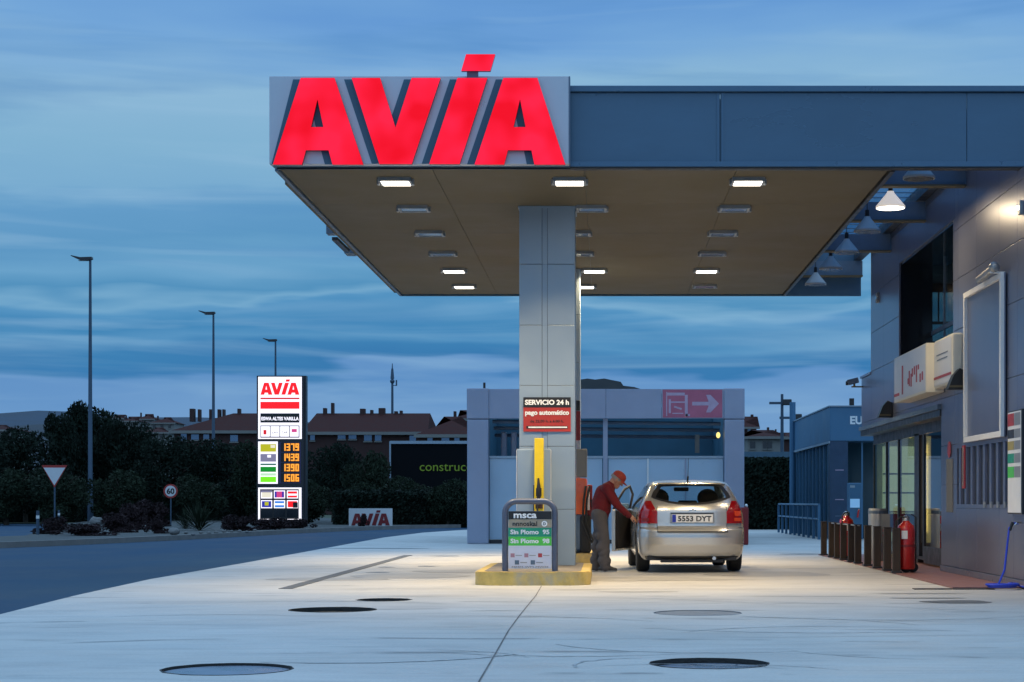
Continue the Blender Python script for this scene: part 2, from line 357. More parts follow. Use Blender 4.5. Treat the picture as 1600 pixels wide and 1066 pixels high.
# round covers set in the concrete
M['cover_wet'] = mat('steel cover', (.16, .20, .27), .3, metal=.4, var=.25, scale=3)
M['cover_grey'] = mat('concrete filled cover', (.20, .21, .22), .6, var=.2, scale=4)
M['rim_dark'] = mat('rusty black rim', (.018, .016, .014), .6, var=.5, scale=12, bump=.4)
for px, py, rad, dp, mm, lb in COVERS:
    g = G(px, py); t = thing('manhole_cover', lb, 'manhole cover', (g.x, g.y, 0), 0, 'round covers over the fuel tanks')
    MB().lathe([(rad-.006, -dp-.03), (rad-.006, -dp), (rad*.93, -dp+.003), (.001, -dp+.004)], seg=48).build('lid', M[mm], t)
    q = MB(); n_ = 96; ra_ = []
    for k in range(n_):                     # broken, rusty edge ring, its width uneven
        a = 2*math.pi*k/n_; e_ = .004+.03*max(0, noise.noise(Vector((math.cos(a)*4, math.sin(a)*4, px))))*(dp > .01)
        ra_.append([q.bm.verts.new((r_*math.cos(a), r_*math.sin(a), z_)) for r_, z_ in ((rad-.001, -dp-.02), (rad-.001, .0), (rad-.001, .004), (rad+e_, .004), (rad+e_+.003, .0))])
    for k in range(n_):
        A, B = ra_[k], ra_[(k+1) % n_]
        for c_ in range(4): q.bm.faces.new((A[c_], A[c_+1], B[c_+1], B[c_]))
    q.build('frame', M['rim_dark'] if dp > .01 else M['cover_grey'], t)

# red pavement in front of the shop
sheet('red_pavement', [(4.6, 23.7), (5.75, 23.7), (5.75, 38.6), (4.6, 38.6)], .02, M['redtile'], .02)
dg_ = MB(); dg_.box(4.05, 5.1, 23.42, 23.62, 0, .010)
dg_.build('drain_grate', M['rim_dark'], fc)
def stain(px, py, lx, ly, m, seed):
    g = G(px, py); rs = random.Random(seed); n = 26; pts = []
    for k in range(n):
        a = 2*math.pi*k/n; q = 1+.35*noise.noise(Vector((math.cos(a)*1.3, math.sin(a)*1.3, seed*3.1)))
        pts.append((g.x+lx*q*math.cos(a), g.y+ly*q*math.sin(a), .0036))
    MB().quad(*pts).build('damp_stain', m, fc)
M['damp'] = mat('damp concrete', (.16, .16, .16), .35, var=.25, scale=3)
M['damp_soft'] = mat('faint damp concrete', (.36, .35, .335), .5, var=.12, scale=2)
for k, (px, py, lx, ly, mm) in enumerate(((1500, 941, .42, .30, 'drain'), (1450, 935, .5, .07, 'drain'), (1440, 928, .7, .04, 'damp'), (694, 869, .30, .22, 'damp'), (669, 885, .16, .25, 'damp'), (604, 886.5, .14, .18, 'damp'), (590, 895, .20, .12, 'damp'),
    (640, 900, 1.0, .8, 'damp_soft'), (720, 893, .8, .6, 'damp_soft'), (520, 905, .9, .5, 'damp_soft'), (590, 857, 1.3, .35, 'damp'), (1200, 897, 1.0, 1.0, 'damp_soft'), (1000, 905, 1.2, .7, 'damp_soft'), (1250, 866, .5, .3, 'damp'), (1180, 850, .9, .4, 'damp_soft'), (1000, 925, .5, .08, 'damp_soft'))):
    stain(px, py, lx, ly, M[mm], k)

def scuff(px, py, r_, a0, a1, wd, m, sq=1.0):
    g = G(px, py); n = 22; rs = random.Random(px); L_, R_ = [], []
    for k in range(n+1):
        a = R(a0+(a1-a0)*k/n); jig = .04*noise.noise(Vector((k*.5, px, 0))); w2 = wd*(.35+.65*math.sin(math.pi*k/n))*(1+.8*noise.noise(Vector((k*.9, py, 3))))/2
        c = Vector((g.x+(r_+jig)*math.cos(a), g.y+(r_*sq+jig)*math.sin(a), .0037)); d = Vector((math.cos(a), math.sin(a), 0)); L_.append(c-d*w2); R_.append(c+d*w2)
    MB().quad(*(L_+R_[::-1])).build('scuff_mark', m, fc)
M['scuff1'] = mat('faint tyre scuff', (.40, .40, .395), .7, var=.3, scale=6); M['scuff2'] = mat('dark tyre scuff', (.40, .40, .40), .7, var=.4, scale=8)
for a in ((1100, 1000, 1.3, 200, 300, .03, 'scuff1'), (1160, 985, 1.8, 20, 100, .03, 'scuff1'), (560, 1010, 1.5, 250, 330, .05, 'scuff2'), (600, 1035, 1.1, 20, 80, .02, 'scuff1'), (1030, 1040, .6, 100, 200, .03, 'scuff2'),
          (1060, 1060, 1.0, 40, 120, .02, 'scuff1'), (700, 990, 2.4, 40, 100, .03, 'scuff1'), (1330, 1000, 1.6, 60, 150, .03, 'scuff1'), (1450, 1010, 1.2, 200, 260, .02, 'scuff1'), (280, 985, 2.2, 60, 120, .03, 'scuff1'), (900, 1000, 1.6, 230, 300, .03, 'scuff1'),
          (1250, 960, 2.6, 230, 290, .03, 'scuff2'), (430, 960, 2.4, 50, 110, .04, 'scuff1'), (820, 960, 3.2, 30, 80, .03, 'scuff1'), (1350, 950, 2.0, 200, 330, .03, 'scuff1'), (1180, 1055, .7, 30, 110, .02, 'scuff2')):
    scuff(*a[:6], M[a[6]])
# kerbed planting bed on the far side of the road
kp = [G(-160, 862), G(0, 856), G(100, 852), G(200, 847.5), G(300, 842.5), G(380, 838), G(480, 832.3), G(560, 829), G(640, 826), G(720, 824.5)]
bk_ = [G(740, 818), G(480, 812), G(200, 812), G(100, 822), G(40, 843), G(-160, 850)]
mbk = MB(); kk = [(p.x, p.y) for p in kp]
for (a, b) in zip(kp, kp[1:]):
    n = Vector((-(b-a).y, (b-a).x, 0)).normalized()*.18
    mbk.prism([(a.x, a.y, -.02), (b.x, b.y, -.02), (b.x+n.x, b.y+n.y, -.02), (a.x+n.x, a.y+n.y, -.02)], (0, 0, .16))
structure(mbk.build('kerb', M['kerb']))
M['bed'] = mat('gravel bed', (.055, .06, .06), .9, var=.35, scale=2, bump=.6, bscale=12)
off = []
for i, p in enumerate(kp):
    q = kp[min(i+1, len(kp)-1)]-kp[max(i-1, 0)]; n = Vector((-q.y, q.x, 0)).normalized()*.18; off.append((p.x+n.x, p.y+n.y))
sheet('planting_bed', off + [(p.x, p.y) for p in bk_], .12, M['bed'], .14)
M['grassm'] = mat('rough verge grass', (.035, .05, .022), .95, var=.5, scale=1, bump=.8, bscale=6)
sheet('verge', [(-75, 93), (2, 93), (2, 150), (-75, 150)], .03, M['grassm'])

# hills on the horizon
def hill(name, Y, pts, m, depth=400):
    mb = MB(); pr = [P(x, y, Y) for x, y in pts]
    rows = []
    for j in range(7):
        f = j/6; rows.append([mb.bm.verts.new((p.x*(1+.0*f), Y-depth*(1-math.sin(f*math.pi/2)), (p.z+2)*math.sin(f*math.pi/2)*(1+.04*noise.noise(Vector((p.x*.02, j, Y))))-2)) for p in pr])
    for a, b in zip(rows, rows[1:]):
        for k in range(len(pr)-1): mb.bm.faces.new((a[k], a[k+1], b[k+1], b[k]))
    return structure(mb.build(name, m, smooth=True))
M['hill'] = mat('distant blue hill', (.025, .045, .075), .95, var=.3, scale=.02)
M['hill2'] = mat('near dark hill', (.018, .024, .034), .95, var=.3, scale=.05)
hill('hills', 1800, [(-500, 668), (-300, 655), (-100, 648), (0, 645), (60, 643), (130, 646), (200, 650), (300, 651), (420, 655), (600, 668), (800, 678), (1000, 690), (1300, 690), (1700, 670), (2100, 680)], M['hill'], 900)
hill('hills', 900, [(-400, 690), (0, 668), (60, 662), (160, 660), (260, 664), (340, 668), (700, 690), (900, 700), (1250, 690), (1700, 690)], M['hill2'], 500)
hill('wooded_hill', 420, [(840, 640), (870, 606), (890, 597), (905, 594), (918, 592), (930, 593.5), (944, 591.5), (958, 594), (970, 596), (974, 602), (991, 603.5), (1003, 607), (1040, 640)], mat('dark wooded hill', (.006, .009, .012), .95, var=.4, scale=.3), 60)

# ------------------------------------------------------------------ canopy over the pumps
CX0, CX1, CY0, CY1, SZ = -4.40, 3.86, 23.75, 38.4, 5.59
can = thing('canopy', 'large flat forecourt canopy with beige underside and blue grey fascia above the pumps', 'canopy', (0, 0, 0))
mb = MB(); nx, ny = 4, 5
for i in range(nx):
    for j in range(ny):
        a, b = CX0+.06+(CX1-CX0-.12)*i/nx, CX0+.06+(CX1-CX0-.12)*(i+1)/nx; c, d = CY0+.06+(CY1-CY0-.12)*j/ny, CY0+.06+(CY1-CY0-.12)*(j+1)/ny
        mb.box(a+.003, b-.003, c+.003, d-.003, SZ, SZ+.03, .002)
mb.build('soffit', M['soffit'], can)
MB().box(CX0+.06, CX1-.02, CY0+.06, CY1-.06, SZ+.032, 6.5).build('roof_deck', M['steel_blue'], can)
fb = MB(); fx = [CX1+7.4, 8.1, 4.8, 1.53, -.5, -4.40]
for a, b in zip(fx[1:], fx): fb.box(a+.004, b-.004, 23.76, 23.82, 5.66, 6.57, .004)
fb.build('fascia', M['fascia'], can)
tb = MB(); tb.box(CX0, 11.26, 23.70, 23.9, 6.575, 6.655, .01); tb.box(CX0, 11.26, 23.72, 23.84, 5.585, 5.655, .006)
for x in (1.50, 1.56): tb.box(x-.012, x+.012, 23.745, 23.759, 5.66, 6.57)
tb.build('fascia_trim', M['fascia_trim'], can)
MB().box(-.46, 11.26, 23.735, 23.9, 5.565, 5.583).build('edge_strip', M['black'], can)
MB().box(CX0, CX0+.05, 23.9, CY1, SZ-.03, 6.6).build('side_fascia', M['steel_blue'], can)
MB().box(CX0-.10, CX0-.001, 25.2, CY1-.1, SZ+.02, SZ+.30, .01).build('gutter', M['soffit'], can)
MB().box(CX1-.05, CX1+.01, 23.9, CY1, SZ-.04, 6.6).build('side_fascia', M['dark_frame'], can)
MB().box(CX0, 5.49, CY1, CY1+.08, SZ-.03, 6.66).build('rear_fascia', M['fascia'], can)
MB().box(CX0+.05, CX1-.05, CY0+.03, CY0+.058, SZ-.03, SZ+.03).build('edge_strip', M['dark_frame'], can)
gb = thing('floodlight_bracket', 'small floodlight bracket sticking out of the canopy gutter against the sky', 'bracket', (CX0-.1, 30.2, SZ+.1))
MB().box(-.16, 0, -.25, .0, -.06, .10, .01).build('bracket', M['steel_blue'], gb); MB().box(-.14, -.04, .25, 1.7, -.10, -.04, .01).build('floodlight', M['dark_frame'], gb)
MB().box(-.17, .0, 1.9, 2.3, -.09, .03, .01).build('bracket', M['steel_blue'], gb)

def column(xc, y0, label=None):
    c = MB(); hw = .42; d = .85; z = .19
    c.box(xc-hw+.02, xc+hw-.02, y0+.02, y0+d-.02, z, SZ-.001); core = c.build('column', M['panel_seam'], can)
    p = MB(); zs = [z, 1.035, 1.98, 2.895, 3.80, 4.715, SZ-.004]
    for a, b in zip(zs, zs[1:]):
        for (x0, x1) in ((-hw, -.075), (.005, hw)): p.box(xc+x0+.003, xc+x1-.003, y0, y0+.03, a+.003, b-.003, .004)
        p.box(xc-.073, xc+.003, y0+.012, y0+.03, a+.001, b-.001)
        for sx in (-1, 1): p.box(min(xc+sx*hw, xc+sx*(hw-.03)), max(xc+sx*hw, xc+sx*(hw-.03)), y0+.031, y0+d, a+.003, b-.003, .004)
    p.build('cladding', M['panel'], core)
    MB().box(xc-hw-.015, xc+hw+.015, y0-.015, y0+d, SZ-.03, SZ-.003).build('collar', M['panel'], core)
column(-.866, 26.9); column(-.89, 34.15)

# lamps in the soffit
def soffit_lamp(x, y, lit, label):
    t = thing('canopy_lamp', label, 'ceiling lamp', (x, y, SZ), 0, 'lamps recessed in the canopy underside')
    m = MB(); a, b = .19, .17
    m.box(-a-.035, a+.035, -b-.03, -b, -.055, 0); m.box(-a-.035, a+.035, b, b+.03, -.055, 0)
    m.box(-a-.035, -a, -b, b, -.055, 0); m.box(a, a+.035, -b, b, -.055, 0)
    for sx in (-1, 1): m.box(sx*(a+.05)-.014, sx*(a+.05)+.014, -.05, .05, -.075, 0)
    m.build('frame', M['lamp_housing'], t)
    MB().box(-a, a, -b, b, -.045 if not lit else -.06, -.012, .006).build('lens', M['lamp_lit'] if lit else M['lamp_off'], t)
    if lit:
        area_lamp('lamp_light', (0, 0, -.075), .36, .32, LAMP_W, WARM, t, spread=122)
rows = [24.7, 27.0, 29.5, 31.9, 34.2, 36.7]; rn = ['front', 'second', 'third', 'fourth', 'fifth', 'rear']
for i, y in enumerate(rows):
    for j, x in enumerate((-2.88, (-.485, -.2, -.46, -.44, -.2, -.42)[i], (1.97, 1.95, 1.94, 1.91, 1.94, 2.05)[i])):
        lit = i in (0, 4) or (i == 5 and j < 2)
        soffit_lamp(x, y, lit, '%s soffit lamp in the %s row, %s' % ('glowing' if lit else 'unlit grey', rn[i], ('on the road side of the columns', 'in line with the columns', 'on the shop side, above the car lane')[j]))

# big illuminated name sign on the canopy corner
sg = thing('canopy_sign', 'glowing red four letter sign on a pale panel at the canopy corner', 'illuminated sign', (-2.4, 23.5, 5.6))
def Sg(u, v, Y): p = P(380+u/2.539, 60+v/2.539, Y); return p-sg.location
MB().box(-4.405+2.4, -.475+2.4, 0.03, .19, -.015, 1.135, .004).build('back_panel', M['sign_back'], sg)
MB().box(-.474+2.4, -.455+2.4, 0.03, .2, -.01, 1.135).build('edge_trim', M['steel_blue'], sg)
LET = {
 'A1': ([(228,157),(362,157),(476,500),(354,500),(338,443),(248,443),(232,500),(118,500)], [(294,240),(318,352),(268,352)]),
 'V': ([(430,157),(543,157),(604,355),(668,157),(782,157),(668,498),(540,498)], None),
 'I': ([(850,157),(968,157),(858,498),(738,498)], None),
 'A2': ([(1032,157),(1167,157),(1278,500),(1155,500),(1143,443),(1050,443),(1035,500),(918,500)], [(1098,240),(1120,352),(1072,352)]),
 'T': ([(884,63),(999,63),(980,128),(865,128)], None)}
def letter_faces(mb, outer, hole, f, d):
    """extrude a letter; with a triangular hole it is split in triangles by bmesh triangle_fill"""
    bm = bmesh.new(); es = []
    for loop in ([outer] + ([hole] if hole else [])):
        vs = [bm.verts.new(f(*p)) for p in loop]
        for a, b in zip(vs, vs[1:]+vs[:1]): es.append(bm.edges.new((a, b)))
    bmesh.ops.triangle_fill(bm, edges=es, use_beauty=True)
    r = bmesh.ops.extrude_face_region(bm, geom=list(bm.faces)); d = Vector(d)
    for v in [g for g in r['geom'] if isinstance(g, bmesh.types.BMVert)]: v.co += d
    me = bpy.data.meshes.new('tmp'); bmesh.ops.recalc_face_normals(bm, faces=bm.faces); bm.to_mesh(me); bm.free(); mb.mesh(me)
for k, (o_, h_) in LET.items():
    m1 = MB(); letter_faces(m1, o_, h_, lambda u, v: Sg(u, v, 23.415), (0, .02, 0)); lo = m1.build('letter' if k != 'T' else 'accent', M['red_lit'], sg)
    m2 = MB(); letter_faces(m2, o_, h_, lambda u, v: Sg(u, v, 23.4355), (0, .085, 0)); m2.build('letter_side', M['red_side'], lo)
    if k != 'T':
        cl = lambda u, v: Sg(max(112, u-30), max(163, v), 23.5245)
        m3 = MB(); letter_faces(m3, o_, h_, cl, (0, .0045, 0)); m3.build('letter_drop_shadow', M['shade_blue'], sg)  # drop shadow of each letter, made as a painted blue plate shifted sideways
a_ = Sg(888, 128, 23.5); b_ = Sg(932, 157, 23.5)
MB().box(a_.x, b_.x, -.03, .06, b_.z-.02, a_.z+.05).build('accent_bracket', M['steel_blue'], sg)
def avia(mb, x0, x1, z0, zt, Y, d):
    """the same four letters small, drawn from the big ones; x0..x1 wide, z0 base, zt top of the accent"""
    k = (x1-x0)/(1278-118); kz = (zt-z0)/(500-63)
    for o_, h_ in LET.values(): letter_faces(mb, o_, h_, lambda u, v: Vector((x0+(u-118)*k, Y, z0+(500-v)*kz)), (0, d, 0))

# beams, glazing and pendant lamps in the gap between canopy and shop
for k, y in enumerate((23.95, 27.3, 30.7, 34.4, 38.2)):
    b = MB(); b.box(CX1+.012, 5.49, y-.03, y+.03, 5.975, 6.28); b.build('beam', M['steel_blue'], can)
    b = MB(); b.box(CX1+.012, 5.49, y-.09, y+.09, 5.94, 5.97); b.build('beam_flange', M['soffit'], can)
gm = MB(); M['polycarb'] = glass_mat('ribbed roof glazing', (.55, .7, .85), .02)
gm.box(CX1+.02, 5.32, 24.2, 37.0, 6.45, 6.46); gm.build('roof_glazing', M['polycarb'], can)
rb = MB()
for k in range(26): rb.box(CX1+.02, 5.32, 24.2+k*.5, 24.23+k*.5, 6.438, 6.449)
rb.build('roof_rib', M['steel_blue'], can)
MB().box(5.33, 5.49, 23.95, 38.3, 6.3, 6.5).build('edge_flashing', M['dark_frame'], can)
def pendant(y, lit, label, first=None):
    t = thing('pendant_lamp', label, 'pendant lamp', (4.4, y, 5.70), 0, 'pendant lamps between canopy and shop')
    MB().lathe([(.225, -.03), (.225, 0), (.20, .03), (.06, .20), (.05, .23), (.001, .235)], seg=28).build('shade', M['shade_off'] if not lit else M['shade_lit'], t, True)
    MB().lathe([(.001, -.035), (.21, -.035), (.21, -.028), (.001, -.025)], seg=28).build('diffuser', M['lamp_lit'] if lit else M['lamp_off'], t)
    MB().tube([(0, 0, .22), (0, 0, .34)], .035).build('lampholder', M['black'], t); MB().tube([(0, 0, .34), (0, 0, .75)], .008, 6).build('cord', M['black'], t)
    if lit: area_lamp('lamp_light', (0, 0, -.05), .3, .3, PEND_W, WARM, t)
M['shade_off'] = mat('grey opal lamp shade', (.34, .36, .38), .4, var=.05)
M['shade_lit'] = mat('opal lamp shade', (.8, .8, .78), .4, var=0, emit=(1, .86, .7), es=.5)
for i, (y, lb) in enumerate(zip((25.1, 27.6, 30.05, 32.6, 34.9, 37.4), ('first unlit pendant, nearest, just behind the front fascia', 'glowing white conical pendant, the only lit one', 'unlit pendant next behind the glowing one', 'third unlit pendant from the fascia, just before the last beam', 'fourth unlit pendant, last but one before the rear fascia', 'last unlit pendant, against the rear fascia'))):
    pendant(y, i == 1, lb)

# ------------------------------------------------------------------ shop building
WX = 5.5; WT = 6.54
shop = thing('shop_building', 'two storey shop clad in grey metal sheets beside the canopy', 'building', (0, 0, 0))
M['clad'] = mat('grey metal cladding', (.20, .215, .29), .31, metal=.6, var=.06, scale=.5, bump=.0, bscale=1.0, rvar=.0)
M['clad_low'] = mat('smooth grey wainscot', (.19, .205, .27), .33, metal=.45, var=.1, scale=1.2, bump=.05, bscale=1.5)
def wall_panels(mb, regions, ysteps, zsteps, th=.03):
    for (y0, y1, z0, z1) in regions:
        ys = [y0]+[y for y in ysteps if y0+.05 < y < y1-.05]+[y1]; zs = [z0]+[z for z in zsteps if z0+.05 < z < z1-.05]+[z1]
        for a, b in zip(ys, ys[1:]):
            for c, d in zip(zs, zs[1:]): mb.box(WX, WX+th, a+.004, b-.004, c+.004, d-.004, .003)
ysteps = [20.5, 22.0, 23.5, 25.0, 26.5, 27.9, 33.6, 35.4]; zsteps = [1.42, 2.83, 3.83, 4.62, 5.4, 6.2]
wp = MB()
LOUV = (24.1, 27.9)      # louvre band
wall_panels(wp, [(19.0, 23.9, 2.05, 5.555), (23.9, 28.2, 2.05, WT), (19.0, 24.1, 1.05, 2.05), (28.0, 29.3, .12, 2.05), (19, 24.1, .12, 1.05), (24.1, 28.0, .12, 1.05), (28.2, 29.3, 2.05, 3.79),
                 (28.2, 28.3, 3.79, 5.6), (28.2, 33.5, 5.6, WT), (33.5, 37.0, 2.75, WT), (37.0, 38.4, 2.75, 3.78), (29.3, 33.5, 2.75, 3.79)], ysteps, zsteps)
wp.build('wall', M['clad'], shop)
bw = MB()
bw.box(WX+.04, 12, 19, 23.9, 0, 5.55); bw.box(WX+.04, 12, 23.905, 28.2, 0, WT); bw.box(WX+.04, WX+.12, 33.5, 36.89, 2.75, WT-.01); bw.box(WX+.13, 12, 33.51, 36.89, 2.75, 3.775); bw.box(WX+.13, 12, 33.51, 36.89, 5.63, WT-.02);
for q_ in ((WX+.04, 6.70, 2.75, WT-.01), (7.36, 12, 2.75, WT-.01), (6.701, 7.359, 2.75, 4.45), (6.701, 7.359, 5.47, WT-.01)): bw.box(q_[0], q_[1], 36.9, 36.985, q_[2], q_[3])
bw.box(WX+.04, 12, 28.2, 33.5, 5.62, WT); bw.box(WX+.04, 12, 28.2, 33.5, 2.76, 3.78)
bw.box(WX+.04, 12, 37.0, 38.4, 2.76, 3.77); bw.box(WX+3.5, WX+3.6, 28.2, 36.89, 3.79, 5.6); bw.box(WX+.13, WX+3.5, 28.2, 28.28, 3.79, 5.6); bw.box(WX+.04, 6.0, 28.2, 29.28, .0, 2.75)
bw.build('wall_core', M['dark_frame'], shop)
MB().box(WX-.03, 12, 36.99, 38.42, 3.785, 3.83).build('parapet', M['clad'], shop)
q = MB()
for q_ in ((WX, 6.70, 3.83, WT), (7.36, 12, 3.83, WT), (6.701, 7.359, 3.83, 4.45), (6.701, 7.359, 5.47, WT)): q.box(q_[0], q_[1], 37.0, 37.04, q_[2], q_[3])
q.build('end_wall', M['clad'], shop)
rwn = MB().box(6.70, 7.36, 36.93, 36.936, 4.45, 5.47).build('window', M['glass'], shop)
MB().box(6.70, 7.36, 36.90, 36.929, 4.80, 4.86).box(6.86, 6.89, 36.91, 36.928, 4.87, 5.47).build('window_frame', M['steel_blue'], rwn)
MB().box(WX-.02, WX+.0395, 19, 29.3, 0.02, .115, .008).build('skirting', M['clad_low'], shop)
MB().box(WX-.06, 5.95, 29.32, 38.42, 2.66, 2.745, .01).build('awning', M['steel_blue'], shop)
MB().box(WX-.02, 5.95, 29.32, 38.4, 2.55, 2.655).build('awning_soffit', M['dark_frame'], shop)
# upper window
wn = MB().box(WX-.05, WX+.12, 28.3, 33.5, 3.74, 3.785, .006).build('window_sill', M['steel_blue'], shop)
win = MB().box(WX+.62, WX+.66, 28.3, 33.48, 3.8, 5.59).build('window', M['glass'], shop)
wf = MB()
for y in (28.9, 30.0, 31.1, 32.2): wf.box(WX+.59, WX+.618, y-.03, y+.03, 3.8, 5.59)
wf.box(WX+.59, WX+.618, 28.3, 33.48, 4.25, 4.33); wf.build('window_frame', M['steel_blue'], win)
rv = MB(); rv.box(WX+.035, WX+.62, 33.46, 33.495, 3.79, 5.6); rv.box(WX+.035, WX+.9, 28.3, 33.42, 5.56, 5.605); rv.build('window_reveal', M['window_dark'], shop)
# glazed shop front and door
GX = 5.76
sf = MB().box(GX, GX+.012, 33.25, 38.3, .16, 2.36).build('shop_window', M['shopglass'], shop)
fr = MB()
for y in (38.32, 36.6, 35.1): fr.box(GX-.02, GX+.05, y-.03, y+.03, .14, 2.4)
fr.box(GX-.02, GX+.05, 32.75, 33.24, .14, 2.4)
fr.box(GX-.02, GX+.05, 31.8, 38.3, .1, .155); fr.box(GX-.02, GX+.05, 29.32, 38.3, 2.365, 2.55); fr.build('shopfront_frame', M['dark_frame'], shop)
dm = MB().box(GX-.03, GX-.02, 29.4, 32.1, .35, 2.36).build('door', M['doorglass'], shop)
df = MB(); df.box(GX-.05, GX+.0, 32.1, 32.2, .1, 2.36); df.box(GX-.05, GX, 29.32, 29.4, .1, 2.36); df.box(GX-.05, GX, 29.4, 32.1, .05, .35); df.build('door_frame', M['dark_frame'], dm)
MB().box(GX+.06, 9.5, 33.3, 33.4, .02, 2.5).build('partition', M['dark_frame'], shop)
M['shop_in'] = mat('shop inner wall', (.55, .50, .38), .7, var=.1)
M['shop_lit'] = mat('warm indoor light glow', (.8, .6, .3), .5, var=0, emit=(1.0, .60, .20), es=1.1)
M['shop_dim'] = mat('softly glowing display wall', (.5, .5, .4), .6, var=.1, emit=(.72, .66, .40), es=1.1)
ir = MB(); ir.box(GX+.02, 10.5, 38.32, 38.4, 0, 2.6); ir.box(10.4, 10.5, 29.3, 38.3, 0, 2.6); ir.box(GX+.02, 10.5, 29.3, 38.3, 2.56, 2.62); ir.build('interior_wall', M['shop_in'], shop)
MB().box(GX+.02, 10.4, 29.3, 38.3, .0, .02).build('interior_floor', M['redtile'], shop)
sh = thing('display_shelf', 'pale lit display shelf seen through the teal shop window', 'shelf', (5.88, 37.9, .02))
s1 = MB().box(0, 1.6, 0, .05, .3, 2.3).build('back', M['shop_dim'], sh)  # shelf back glows by itself, carrying the indoor light of the shop
for z in (.5, .9, 1.3, 1.7): MB().box(0, 1.6, -.3, 0, z, z+.03).build('shelf', M['palewall'], sh)
bxr = MB().box(.05, .9, -.28, -.02, .535, .88, .01); bxr.box(.95, 1.5, -.28, -.02, .535, .80, .01); bxr.build('goods', M['brickwall'], sh)
ls = thing('light_panel', 'tall warm yellow glowing panel added as the indoor light in the shop door gap', 'light panel', (5.80, 32.68, .4))  # added glowing panel, stands in for indoor light through the door gap
MB().box(0, .15, 0, .04, 0, 1.95, .01).build('panel', M['shop_lit'], ls); area_lamp('lamp_light', (.05, -.03, 1.0), .08, 1.6, 4, (1, .68, .3), ls, (R(90), 0, 0))
MB().box(-.02, 0, -.01, .04, 0, 1.95).build('frame', M['dark_frame'], ls)
# louvres under the poster frame
lv = thing('louvre', 'row of tall dark ventilation slots in the grey shop wall', 'ventilation louvre', (WX, 24.1, 1.05))
MB().box(.12, .14, 0, 3.9, 0, 1.0).build('back_plate', M['window_dark'], lv)
sl = MB()
for k in range(9): sl.box(.0, .05, .1+k*.44, .22+k*.44, 0, 1.0, .006)
sl.build('slat', M['clad'], lv)
for z0, z1 in ((0, .06), (.93, 1.0)): MB().box(-.004, .11, 0, 3.9, z0, z1).build('rail', M['clad'], lv)
for k in range(4): MB().box(-.03, -.005, .45+k*.44-.05, .45+k*.44+.05, .015, .10, .004).build('clip', M['lamp_housing'], lv)

# cream lightbox over the door
M['cream'] = mat('cream lightbox', (.72, .68, .56), .45, var=.06, scale=2)
M['sign_face'] = mat('pale sign face', (.60, .62, .64), .35, var=.04, scale=1.5, rvar=0)
M['pinkred'] = mat('faded red lettering', (.38, .04, .05), .5, var=.2)
cb = thing('lightbox_sign', 'unlit cream box sign with faded red lettering above the shop door', 'sign', (5.2, 29.0, 2.92))
MB().box(0, .29, 0, 3.2, 0, .80, .01).build('box', M['cream'], cb)
MB().box(-.006, -.001, .05, 3.15, .04, .78).build('face', M['sign_face'], cb)
MB().box(.13, .29, -1.55, -.001, .05, .82, .03).build('box', M['cream'], cb)
MB().box(.124, .129, -1.45, -.03, .09, .78).build('face', M['sign_face'], cb)
q = MB()
for y_, z0_, z1_ in ((.25, .22, .36), (.45, .20, .34), (.62, .42, .50), (.80, .22, .50), (1.0, .36, .50), (1.2, .34, .48), (1.32, .18, .40), (1.5, .20, .46), (1.62, .24, .34)): q.box(-.010, -.0065, y_, y_+.11, z0_, z1_)
q.build('lettering', M['pinkred'], cb)
MB().box(-.012, -.0065, 2.6, 3.15, .10, .15).box(-.012, -.0065, 2.2, 2.32, .10, .60).build('stripe', M['pinkred'], cb)
MB().box(.118, .1235, -1.45, -.03, .19, .23).build('stripe', M['pinkred'], cb)
MB().box(.118, .1235, -1.2, -.25, .56, .575).box(.118, .1235, -1.15, -.3, .48, .495).build('lettering', M['steel_blue'], cb)
def horn(x, y, z, label):
    t = thing('wall_floodlight', label, 'floodlight', (x, y, z))
    MB().prism([(-.14, 0, 0), (.13, 0, 0), (.13, 0, .28), (.04, 0, .32), (-.05, 0, .22)], (0, .24, 0)).build('housing', M['black'], t)
    MB().box(.10, .22, .1, .14, .1, .16).build('bracket', M['dark_frame'], t); MB().box(-.12, .1, -.008, -.002, .03, .06).build('trim', M['soffit'], t)
horn(5.36, 34.2, 2.76, 'black wedge shaped floodlight on the awning beyond the cream sign')
horn(5.36, 27.25, 2.86, 'black wedge shaped floodlight at the near end of the cream sign')
# empty poster frame
pf = thing('poster_board', 'tall empty white framed poster panel high on the shop wall', 'poster frame', (WX-.07, 24.5, 2.04))
MB().box(.03, .05, .0, 2.55, 0, 2.25).build('panel', M['clad'], pf)
m = MB(); m.box(-.02, .03, 0, 2.55, 0, .08, .006); m.box(-.02, .03, 0, 2.55, 2.17, 2.25, .006); m.box(-.02, .03, 0, .08, .081, 2.169); m.box(-.02, .03, 2.47, 2.55, .081, 2.169); m.build('frame', M['white_paint'], pf)
fl = thing('poster_floodlight', 'silver tubular floodlight on a bracket on top of the poster frame', 'floodlight', (WX-.10, 24.65, 4.30))
MB().tube([(-.05, .0, .06), (-.05, .95, .02)], .055, 14).build('housing', M['lamp_housing'], fl, True)
MB().sphere((-.05, -.03, .075), .075, 14).build('end_cap', M['lamp_housing'], fl, True); MB().box(-.10, .10, -.02, .03, -.01, .015).build('bracket', M['white_paint'], fl)
